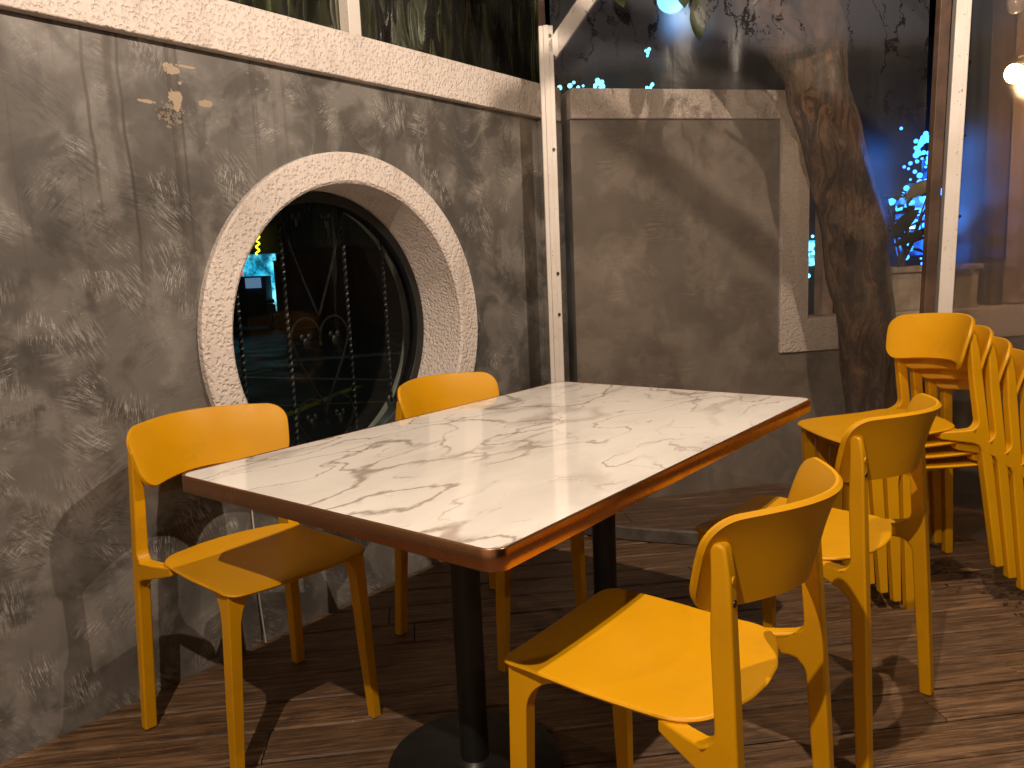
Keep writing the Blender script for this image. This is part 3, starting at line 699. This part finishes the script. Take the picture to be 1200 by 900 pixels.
# blue lit buildings far behind the trees
DARKB = simple('dark_facade', (.03, .032, .036), .8, 0, None, .3, .7)
def slab(name, px0, py0, px1, py1, depth, th, mat, parent=None, O=None):
    a, b, c = at(px0, py1, depth), at(px1, py1, depth), at(px0, py0, depth)
    w_ = (b - a).dot(R0); h_ = c.z - a.z; cen = (a + R0 * w_ / 2 + F0 * th / 2); cen.z = (a.z + c.z) / 2
    mb = MB(); rot = Matrix((R0, F0, Z0)).transposed(); mb.box(cen - (O or Vector((0, 0, 0))), (w_, th, h_), rot)
    return mb.build(name, mat, parent)
def mat_glow(name, c1, c2, st, sc=6):
    t = NT(name); c = t.coord(); n = t.noise(t.mapping(c, scale=(1, 1, .6)), sc, 4, .7)
    e = t.n('ShaderNodeEmission'); t.set(e, 0, t.mix(t.mr(n, .38, .66), c1, c2)); t.set(e, 1, t.mr(t.noise(t.vadd(c, (4, 2, 1)), sc * 1.7, 4, .7), .36, .7, st * .08, st)); return t.done(e.outputs[0])
BLUE = mat_glow('blue_led_screen', (.01, .10, .75), (.10, .50, 1.0), 4.5, 1.2); CYAN = mat_glow('cyan_lit_window', (.02, .45, .75), (.25, .85, 1.0), 2.6, 1.3)
O = at(1000, 420, 16); O.z = -.16
fb = tag(empty('blue_lit_building', O), 'distant dark building with blue glowing signs between tree and speckled post', 'building')
slab('facade', 690, 60, 1330, 400, 16, 1.0, DARKB, fb, O)
for r in ((1082, 186, 1090, 215, BLUE), (1050, 232, 1096, 300, BLUE), (1064, 215, 1078, 240, BLUE), (944, 282, 958, 312, CYAN)):
    slab('lit_sign', r[0], r[1], r[2], r[3], 15.9, .08, r[4], fb, O)
slab('lit_window', 1063, 262, 1078, 268, 15.8, .06, emit('white_window_light', (.8, .95, 1), 4), fb, O)
rgl = random.Random(8)
def led_mesh(name, mat):
    mb = MB(); bmesh.ops.create_icosphere(mb.bm, subdivisions=2, radius=1.0); o = mb.build(name, mat); me = o.data; bpy.data.objects.remove(o); return me
LB_ = led_mesh('blue_led', emit('blue_led', (.03, .25, 1.0), 7.5)); LC_ = led_mesh('cyan_led', emit('cyan_led', (.15, .7, 1.0), 4.0))
def dots(nm, me, n, x0, y0, x1, y1, ra, rb, g=.28):
    for _ in range(n):
        px = (x0 + x1) / 2 + rgl.gauss(0, g) * (x1 - x0); py = (y0 + y1) / 2 + rgl.gauss(0, g) * (y1 - y0)
        c = at(px, py, 15.7 + rgl.uniform(-.5, .1)) - O; o = link(nm, me, fb, c); r_ = rgl.uniform(ra, rb); o.scale = (r_, r_, r_)
for a_ in ((44, 1056, 150, 1092, 310, .02, .055), (20, 1070, 155, 1090, 190, .03, .06), (16, 1050, 215, 1100, 300, .05, .08)): dots('blue_led', LB_, *a_)
for a_ in ((20, 944, 275, 958, 315, .02, .06), (8, 664, 98, 690, 106, .02, .05), (9, 697, 95, 710, 105, .02, .05), (4, 754, 58, 762, 66, .02, .04), (4, 757, 99, 764, 105, .02, .04)): dots('cyan_led', LC_, *a_)
O = at(785, 2, 9)
fl = tag(empty('floodlight', O), 'blue floodlight glowing high behind the curtain near the top edge', 'lamp')
mb = MB(); mb.cyl(F0 * .10, -F0 * .045, .10, .17, 28); mb.build('housing', DARKB, fl, bevel=.01)
mb = MB(); mb.sph(-F0 * .03, .15, (1, 1, .9), 28, 16); mb.build('lens', emit('blue_flood_lens', (.10, .42, 1.0), 5), fl)
mb = MB(); mb.sph(-F0 * .165 + R0 * .03 + Z0 * .02, .045); mb.build('bright_core', emit('white_flood_core', (.8, .95, 1), 22), fl)
mb = MB(); mb.cyl((0, 0, -.13), (0, 0, -O.z - .16), .04, .04, 12); mb.build('pole', IRON, fl)

# ------------------------------------------------------------------ street seen through the round window
def ong(px, py, z=-.156):
    r = Fv * F_PX + Rr * (px - 600) - Ur * (py - 450); t = (z - H) / r.z; return Vector((0, 0, H)) + r * t
def line(px0, py0, px1, py1, wd, mat, label):
    a, b = ong(px0, py0), ong(px1, py1); d = (b - a).normalized(); n = Vector((-d.y, d.x, 0)) * wd / 2
    mb = MB(); mb.poly([a - n, b - n, b + n, a + n]); return tag(mb.build('road_marking', mat, smooth=0), kind='structure')
YP = simple('yellow_road_paint', (.55, .45, .05), .6, 0, None, .35, 9); WP = simple('white_road_paint', (.5, .5, .46), .6, 0, None, .4, 9)
line(322, 492, 420, 452, .12, YP, ''); line(250, 446, 318, 433, .10, YP, ''); line(240, 441, 500, 446, .10, WP, ''); line(320, 424, 520, 410, .45, WP, ''); line(260, 478, 470, 470, .05, YP, '')
O = ong(305, 388)
dS = (O).dot(F0)
shop = tag(empty('corner_shop', O), 'far shop glowing cyan across the street, seen through the round window', 'shop')
slab('facade', 120, 210, 330, 305, dS, 1.2, DARKB, shop, O); slab('pier', 327, 305, 336, 388, dS, 1.2, DARKB, shop, O)
slab('lit_interior', 150, 304, 328, 372, dS + .6, .1, CYAN, shop, O); slab('counter', 150, 330, 316, 388, dS + .05, .5, simple('dark_counter', (.02, .03, .05), .7), shop, O)
slab('screen', 288, 326, 306, 338, dS - .02, .04, emit('grey_blue_screen', (.18, .32, .55), .6), shop, O)
slab('red_label', 277, 318, 284, 323, dS + .45, .05, emit('red_lit_label', (1, .08, .12), 1.0), shop, O)
NEON = emit('yellow_neon_tube', (1.0, .85, .02), 3.0)
mb = MB(); a0 = at(302, 268, dS - .3); mb.tube([at(302 + 2.2 * math.sin(i * 1.3), 268 + i * 1.6, dS - .3) for i in range(20)], .022, 6)
tag(mb.build('neon_sign', NEON), 'small vertical yellow neon squiggle above the cyan shop', 'sign')
def mat_corr():
    t = NT('corrugated_shutter'); c = t.coord('Object'); v = t.mapping(c, rot=(0, 0, -YAW))
    wv = t.n('ShaderNodeTexWave'); t.set(wv, 0, v); wv.inputs['Scale'].default_value = 4.0
    return t.done(t.bsdf((.14, .15, .17), .5, .3, t.bump(wv.outputs[1], .6, .03)))
O = ong(430, 388)
gar = tag(empty('shuttered_building', O), 'dark building with corrugated upper wall and dull red shutter across the street', 'building')
slab('upper_wall', 333, 120, 640, 292, dS + .5, 1.5, mat_corr(), gar, O); slab('shutter', 345, 294, 640, 388, dS + .6, .3, simple('dull_red_shutter', (.10, .022, .024), .6), gar, O)
def scooter(px, label, rz, sc_=1.0):
    c = ong(px, 386); o = tag(empty('scooter', c, rz), label, 'scooter', 'scooters parked across the street')
    DK = simple('dark_scooter_paint', (.03, .035, .05), .25, 0, None, 0, 6, .5, .5)
    for x, nm in ((-.52, 'wheel'), (.55, 'wheel')):
        bm = MB(); bm.tube([Vector((x + .22 * math.cos(a), 0, .25 + .22 * math.sin(a))) for a in [2 * PI * i / 24 for i in range(25)]], .035, 8, cap=False); bm.build(nm, RUBBER, o)
    mb = MB(); mb.beam((-.62, 0, .55), (-.05, 0, .50), .26, .26); mb.beam((-.1, 0, .34), (.35, 0, .28), .26, .10); mb.build('body', DK, o, bevel=.06, segs=3)
    mb = MB(); mb.beam((-.60, 0, .74), (-.02, 0, .76), .24, .09); mb.build('seat', RUBBER, o, bevel=.03)
    mb = MB(); mb.beam((.34, 0, .28), (.42, 0, .90), .32, .10, Vector((1, 0, 0))); mb.build('leg_shield', DK, o, bevel=.03)
    mb = MB(); mb.tube([(.38, -.32, 1.0), (.44, -.1, .95), (.44, .1, .95), (.38, .32, 1.0)], .02, 8); mb.sph((.47, 0, .9), .09); mb.build('handlebar', DK, o)
    mb = MB(); mb.cyl((.42, -.28, 1.0), (.40, -.30, 1.18), .008, n=6); mb.sph((.40, -.30, 1.20), .05, (.4, 1.3, 1)); mb.build('mirror', RUBBER, o)
    return o
scooter(296, 'left scooter, a dark silhouette in front of the cyan shop', YAW + .5); scooter(318, 'right scooter, a dark silhouette by the shop pier', YAW + 1.9)
slp = Vector((-7.0, 3.0, -.16)); slo = tag(empty('street_fill_lamp', slp), 'tall grey lamp added out of view to brighten the dark street outside', 'street lamp')  # added unseen lamp that brightens the asphalt and road markings
mb = MB(); mb.cyl((0, 0, 0), (0, 0, 5.2), .07, .045, 14); mb.tube([(0, 0, 5.1), (-.2, 0, 5.35), (-.8, 0, 5.4)], .03, 8); mb.build('pole', IRON, slo)
mb = MB(); mb.box((-.95, 0, 5.38), (.45, .18, .07)); mb.build('lamp_head', IRON, slo, bevel=.02)
mb = MB(); mb.box((-.95, 0, 5.338), (.36, .13, .008)); mb.build('lens', emit('street_fill_lens', (.9, 1, .8), 8), slo)
lamp('street_fill_light', slp + Vector((-.95, 0, 5.25)), 38, (.80, 1.0, .72), .12)

# what stands behind the upper glass: folded clear drape and a dark hedge
def mat_drape():
    t = NT('folded_plastic_drape'); return t.done(t.bsdf((.10, .095, .045), .22, 0, t.bump(t.noise(t.coord(), 9, 3), .2, .01), .6, .3))
bm = bmesh.new(); g = []
for i in range(121):
    y = -.6 + 4.1 * i / 120; f = .028 * math.sin(y * 21) + .018 * math.sin(y * 47 + 1) + .01 * math.sin(y * 80)
    g.append([bm.verts.new((XW - .34 + f * (1 - .35 * k / 12) + .05 * math.sin(k * .5 + y * 3) * .4, y, 1.97 + .9 * k / 12)) for k in range(13)])
for A, B in zip(g, g[1:]):
    for k in range(12): bm.faces.new((A[k], B[k], B[k + 1], A[k + 1]))
mb = MB(); mb.bm.free(); mb.bm = bm; tag(mb.build('drape', mat_drape(), smooth=180), 'olive folded plastic drape hanging behind the dusty upper glass', 'drape')
mb = MB(); mb.beam((XW - .34, -.7, 2.885), (XW - .34, 3.55, 2.885), .03, .03); tag(mb.build('drape_rail', IRON), 'dark rail the olive plastic drape hangs from', 'rail')

# ------------------------------------------------------------------ table
TX0, TX1, TY0, TY1, TH = -1.601, -.706, .836, 2.298, .74
TC = Vector(((TX0 + TX1) / 2, (TY0 + TY1) / 2, 0)); TL, TWd = TY1 - TY0, TX1 - TX0
def rrect(w, l, r, n=8):
    pts = []
    for cx, cy, a0 in ((w / 2 - r, l / 2 - r, 0), (-w / 2 + r, l / 2 - r, PI / 2), (-w / 2 + r, -l / 2 + r, PI), (w / 2 - r, -l / 2 + r, 1.5 * PI)):
        for i in range(n + 1):
            a = a0 + PI / 2 * i / n; pts.append((cx + r * math.cos(a), cy + r * math.sin(a)))
    return pts
table = tag(empty('dining_table', TC), 'rectangular white marble-look dining table with copper edge on black pedestals', 'table')
mb = MB(); mb.prism(rrect(TWd - .012, TL - .012, .0275), lambda u, v: (u, v, TH - .028), lambda u, v: (u, v, TH)); mb.build('tabletop', MARBLE, table, bevel=.0015)
eb = bmesh.new(); outer = rrect(TWd, TL, .033); mid = rrect(TWd - .0026, TL - .0026, .0317); bul = rrect(TWd + .0016, TL + .0016, .0338); inn = rrect(TWd - .011, TL - .011, .0278)
rings = []
for pts, z in ((inn, TH - .0352), (mid, TH - .0352), (outer, TH - .0335), (outer, TH - .0012), (mid, TH + .0006), (inn, TH + .0004)):
    rings.append([eb.verts.new((x, y, z)) for x, y in pts])
for A, B in zip(rings, rings[1:] + rings[:1]):
    for i in range(len(A)): eb.faces.new((A[i], A[(i + 1) % len(A)], B[(i + 1) % len(A)], B[i]))
mb = MB(); mb.bm.free(); mb.bm = eb; mb.build('copper_edge', COPPER, table, smooth=40)
mb = MB(); mb.prism(rrect(TWd - .012, TL - .012, .0275), lambda u, v: (u, v, TH - .0345), lambda u, v: (u, v, TH - .0285)); mb.build('underside', simple('dark_board', (.04, .03, .025), .7), table, smooth=20)
for yy in (1.253 - TC.y, -(1.253 - TC.y) - .03):
    mb = MB()
    mb.cyl((0, yy, .012), (0, yy, TH - .0365), .0335, .0335, 40); mb.build('column', BLACK, table, smooth=30)
    mb = MB(); mb.cyl((0, yy, TH - .0425), (0, yy, TH - .0367), .11, .11, 40); mb.build('mounting_plate', BLACK, table)
    mb = MB(); mb.cyl((0, yy, .013), (0, yy, .022), .046, .036, 32); mb.build('collar', BLACK, table)
    mb = MB(); mb.cyl((0, yy, .002), (0, yy, .010), .205, .203, 72); mb.cyl((0, yy, .0095), (0, yy, .014), .203, .185, 72); mb.build('base_plate', BLACK, table, bevel=.002)

# ------------------------------------------------------------------ chair
SPL, LEAN = .036, .058
def sx(z): return .222 - SPL * z
def arc(cx, cy, r, a0, a1, n=8): return [(cx + r * math.cos(a0 + (a1 - a0) * i / n), cy + r * math.sin(a0 + (a1 - a0) * i / n)) for i in range(n + 1)]
def rear_leg(sg):
    # side outline in (y,z); upright with fillets into the short bridge that carries the rear corner of the seat
    pw = .0175; L = LEAN
    def sh(pts): return [(y + L * z, z) for y, z in pts]
    ol = sh([(-pw + .003, 0), (pw - .003, 0), (pw, .34)])
    ol += sh(arc(pw + .036, .385, .036, PI, PI / 2, 8))
    ol += [(.125, .431), (.150, .438), (.150, .4605), (.095, .4615)]
    ol += sh(arc(pw + .028, .460 + .034, .030, -PI / 2, -PI, 8))
    ol += sh([(pw - .001, .62), (pw - .006, .715)] + arc(-.0015, .752, .0125, .2, PI - .5, 8) + [(-pw, .715), (-pw, .5), (-pw, .3)])
    tx = .0160
    def f(side):
        def g(y, z):
            k = max(0.0, y - L * z - .035)
            t = tx - .003 * max(0, (z - .45)) / .3 if side else tx
            return (sg * (sx(z) - k * .42 + side * t), y, z)
        return g
    mb = MB(); mb.prism(ol, f(-1), f(1)); return mb
def front_leg(sg):
    ol = [(.408, 0), (.434, 0), (.439, .30), (.440, .4615), (.320, .4615), (.320, .456)]
    ol += arc(.402 - .062, .388, .062, PI / 2, 0, 8)[1:] + [(.402, .2)]
    X = lambda z: .192 - .026 * (z / .456)
    def f(side):
        def g(y, z):
            k = max(0.0, .402 - y)
            return (sg * (X(z) - k * .18 + side * (.0115 + .003 * z / .44)), y, z)
        return g
    mb = MB(); mb.prism(ol, f(-1), f(1))
    # short gusset towards the other front leg
    g0 = [(0, 0), (0, -.075), (.010, -.040), (.022, -.018), (.045, -.004), (.062, 0)]
    mb.prism([(p, q) for p, q in g0], lambda u, v: (sg * (.158 - u), .414, .4615 + v), lambda u, v: (sg * (.158 - u), .440, .4615 + v))
    return mb
def seat_outline():
    hw, yf, yr, rf, rr = .189, .460, .066, .034, .080
    pts = arc(hw - rf, yf - rf, rf, 0, PI / 2, 8)
    pts += [(hw * .5, yf + .002), (0, yf + .003), (-hw * .5, yf + .002)]
    pts += arc(-hw + rf, yf - rf, rf, PI / 2, PI, 8)
    pts += [(-hw - .003, .36), (-hw - .004, .28), (-hw - .001, .2)]
    pts += arc(-hw + rr, yr + rr, rr, PI, 1.42 * PI, 10)
    pts += [(-.06, yr - .019), (0, yr - .024), (.06, yr - .019)]
    pts += arc(hw - rr, yr + rr, rr, 1.58 * PI, 2 * PI, 10)
    pts += [(hw + .001, .2), (hw + .004, .28), (hw + .003, .36)]
    return pts
def resample(pts, n):
    pts = [Vector((*p, 0)) for p in pts]; pts.append(pts[0]); L = [0]
    for a, b in zip(pts, pts[1:]): L.append(L[-1] + (b - a).length)
    out = []; k = 0
    for i in range(n):
        s = L[-1] * i / n
        while L[k + 1] < s: k += 1
        t = (s - L[k]) / (L[k + 1] - L[k]); out.append(pts[k].lerp(pts[k + 1], t))
    return out
def make_seat():
    ol = resample(seat_outline(), 120); c = Vector((0, .26, 0)); mb = MB(); bm = mb.bm
    def zt(x, y):
        return .4685 + .006 * (abs(x) / .194) ** 2.2 - .006 * math.exp(-((y - .2) / .14) ** 2)  - .006 * max(0, (y - .39) / .08) ** 2
    def ring(s, dz, inset=0):
        r = []
        for p in ol:
            v = c + (p - c) * s; dirv = (p - c).normalized(); v = v - dirv * inset
            r.append(bm.verts.new((v.x, v.y, zt(v.x, v.y) + dz)))
        return r
    rs = [ring(s, 0) for s in (.06, .2, .35, .5, .65, .8, .9, .96)] + [ring(1, 0, .006), ring(1, -.001, .002), ring(1, -.0045, 0), ring(1, -.0085, .0025), ring(1, -.0105, .007)] + [ring(s, -.0115) for s in (.93, .7, .4, .06)]
    for A, B in zip(rs, rs[1:]):
        for i in range(120): bm.faces.new((A[i], A[(i + 1) % 120], B[(i + 1) % 120], B[i]))
    bm.faces.new(rs[0]); bm.faces.new(rs[-1][::-1]); return mb
def make_back():
    W, Hh, R = .218, .074, .046; mb = MB(); bm = mb.bm; nx, nz = 56, 16; zc = .729
    def pos(s, t):
        x = s * W; d = abs(x) - (W - R)
        h = Hh if d <= 0 else Hh - R + math.sqrt(max(0, R * R - d * d))
        zz = t * h; a = abs(s) ** 2.3
        flare = .012 * (zz / Hh) * abs(s)
        X = math.copysign(abs(x) * (1 - .035 * a) + flare, x)
        Y = -.030 + .102 * (1 - max(0, 1 - s * s) ** 1.4) - .018 * (zz / Hh) - .008 * max(0, zz / Hh) ** 2
        return Vector((X, Y, zc + zz - .006 * a))
    # inner (front) and outer (rear) skins joined by a rounded rim
    T = .0058
    S = [math.sin(PI / 2 * (-1 + 2 * i / nx)) for i in range(nx + 1)]; Tt = [math.sin(PI / 2 * (-1 + 2 * j / nz)) for j in range(nz + 1)]
    G = [[pos(s, t) for s in S] for t in Tt]
    def nrm(j, i):
        a = G[j][min(i + 1, nx)] - G[j][max(i - 1, 0)]; b = G[min(j + 1, nz)][i] - G[max(j - 1, 0)][i]; return a.cross(b).normalized()
    Fv_, Bv_ = [], []
    for j in range(nz + 1):
        Fv_.append([bm.verts.new(G[j][i] - nrm(j, i) * T) for i in range(nx + 1)]); Bv_.append([bm.verts.new(G[j][i] + nrm(j, i) * T) for i in range(nx + 1)])
    for j in range(nz):
        for i in range(nx):
            bm.faces.new((Fv_[j][i], Fv_[j][i + 1], Fv_[j + 1][i + 1], Fv_[j + 1][i])); bm.faces.new((Bv_[j][i], Bv_[j + 1][i], Bv_[j + 1][i + 1], Bv_[j][i + 1]))
    path = [(0, i) for i in range(nx)] + [(j, nx) for j in range(nz)] + [(nz, i) for i in range(nx, 0, -1)] + [(j, 0) for j in range(nz, 0, -1)]
    cen = Vector((0, .03, zc)); mid = []
    for (j, i) in path:
        g = G[j][i]; out = Vector((g.x, 0, g.z - zc)); out = Vector((math.copysign(1, g.x) * (1 if i in (0, nx) else max(0, abs(g.x) - (W - R)) / R), 0, (g.z - zc) / Hh * (1 if j in (0, nz) else .2))).normalized()
        mid.append(bm.verts.new(g + out * .0035))
    m = len(path)
    for k in range(m):
        (j, i), (j2, i2) = path[k], path[(k + 1) % m]
        bm.faces.new((Fv_[j][i], Fv_[j2][i2], mid[(k + 1) % m], mid[k])); bm.faces.new((mid[k], mid[(k + 1) % m], Bv_[j2][i2], Bv_[j][i]))
    return mb
def make_chair():
    r = empty('dining_chair')
    make_seat().build('seat', YEL, r, smooth=50)
    make_back().build('backrest', YEL, r, smooth=50)
    for sg in (-1, 1):
        o = rear_leg(sg).build('rear_leg', YEL, r, smooth=30, bevel=.0055, segs=3)
        for z, rr, mt in ((.712, .0065, YEL), (.680, .0058, DARKHOLE)):
            yb = LEAN * z - .0178
            mb = MB(); mb.cyl((sg * sx(z), yb + .002, z), (sg * sx(z), yb - .0012, z), rr, rr * .92, 20); mb.build('screw_cap', mt, o)
        front_leg(sg).build('front_leg', YEL, r, smooth=30, bevel=.005, segs=3)
    return r
chair0 = make_chair()
used = [False]
def put_chair(x, y, face_deg, label, group, z=0, tilt=0):
    """face_deg: direction the sitter looks, measured from +X counter-clockwise"""
    o = chair0 if not used[0] else copy_tree(chair0)
    used[0] = True
    o.location = (x, y, z); o.rotation_euler = (math.radians(tilt), 0, math.radians(face_deg - 90))
    o.rotation_mode = 'XYZ'
    return tag(o, label, 'chair', group)
G1 = 'yellow plastic chairs around the marble table'; G2 = 'yellow plastic chairs stacked by the clear curtain'
CH = [(-1.940, 1.101, -5.3), (-1.775, 1.846, -3.6), (-.386, 1.180, 181.0), (-.382, 1.932, 174.5)]
LB = ['yellow plastic chair between near end of the marble table and the grey wall', 'yellow plastic chair mostly hidden behind the marble table, beside the round window',
      'nearest yellow plastic chair, brightly lit, its back to the camera', 'yellow plastic chair with splayed legs between the nearest chair and the stack']
for (x, y, a), l in zip(CH, LB): put_chair(x, y, a, l, G1)
fdeg = 224.0
SL = ['bottom yellow chair of the stack, partly out of frame', 'third yellow chair from the top of the stack', 'second yellow chair from the top of the stack', 'topmost yellow chair of the stack by the speckled post']
for k in range(4):
    m = 3 - k
    put_chair(-.443 + .034 * m, 3.020 + .029 * m, fdeg, SL[k], G2, z=.002 + .042 * k, tilt=-1.0 - 1.3 * k)

# ------------------------------------------------------------------ small things on the deck
DRY = simple('dry_leaf', (.42, .27, .12), .6, 0, (60, .4, .003), .3, 30); LITTER = simple('dark_leaf_litter', (.05, .035, .022), .8, 0, None, .4, 30)
def fallen_leaf(px, py, L, Wd, mat, label, rz, curl=.25):
    r = Fv * F_PX + Rr * (px - 600) - Ur * (py - 450); t = (0.003 - H) / r.z; c = Vector((0, 0, H)) + r * t
    bm = bmesh.new(); rows = []
    for i in range(13):
        u = i / 12; wdt = Wd * (math.sin(PI * u) ** .75) * (1 - .25 * u); row = []
        for j in range(5):
            v = j / 2 - 1; row.append(bm.verts.new((L * (u - .5), wdt * v / 2, .002 + curl * L * ((u - .5) ** 2 * .8 + (v * wdt / L) ** 2 * 1.2))))
        rows.append(row)
    for i in range(12):
        for j in range(4): bm.faces.new((rows[i][j], rows[i + 1][j], rows[i + 1][j + 1], rows[i][j + 1]))
    mb = MB(); mb.bm.free(); mb.bm = bm; o = mb.build('fallen_leaf', mat, loc=c, smooth=180); o.rotation_euler = (0, 0, rz)
    m = o.modifiers.new('thick', 'SOLIDIFY'); m.thickness = .0008
    return tag(o, label, 'leaf')
fallen_leaf(1136, 670, .075, .034, DRY, 'curled tan dry leaf on the deck beside the chair stack', .6, .5)
lit = []
for (px, py, L, rz) in ((1152, 682, .03, 2), (1108, 668, .03, 0), (1178, 708, .03, 1.2)):
    lit.append(fallen_leaf(px, py, L, L * .45, LITTER, 'small dead leaf', rz, .4))
mbl = MB()
for o in lit:
    me = o.data.copy(); me.transform(Matrix.Translation(o.location) @ Matrix.Rotation(o.rotation_euler.z, 4, 'Z')); mbl.bm.from_mesh(me); bpy.data.objects.remove(o)
for _ in range(60):
    rg = random.Random(_); px, py = rg.uniform(1085, 1200), 0; py = 655 + (px - 1085) * .45 + rg.gauss(0, 9)
    r = Fv * F_PX + Rr * (px - 600) - Ur * (py - 450); c = Vector((0, 0, H)) + r * ((.003 - H) / r.z)
    leaf_into(mbl.bm, c, (rg.gauss(0, 1), rg.gauss(0, 1), .1), rg.uniform(.01, .03), rg.uniform(.004, .012), .1, rg.uniform(-.5, .5), 3)
tag(mbl.build('leaf_litter', LITTER, smooth=180, recalc=False), 'dark leaf litter scattered along the foot of the curtain by the chair stack', 'leaf litter', kind='stuff')
# thin white cable down the plaster wall
def onwall(px, py, off=.006):
    r = Fv * F_PX + Rr * (px - 600) - Ur * (py - 450); t = (XW + off) / r.x; return Vector((0, 0, H)) + r * t
mb = MB(); pts = [onwall(334, 668), onwall(335, 690), onwall(338, 712), onwall(341, 730)]
pts = [Vector((XW + .006, 1.335, .44)), Vector((XW + .007, 1.337, .30)), Vector((XW + .006, 1.331, .16)), Vector((XW + .008, 1.336, .05)), Vector((XW + .016, 1.334, .004))]
mb.tube(pts, .0026, 8); tag(mb.build('cable', simple('white_cable', (.65, .62, .58), .4)), 'thin white cable running down the grey wall behind the left chair', 'cable')
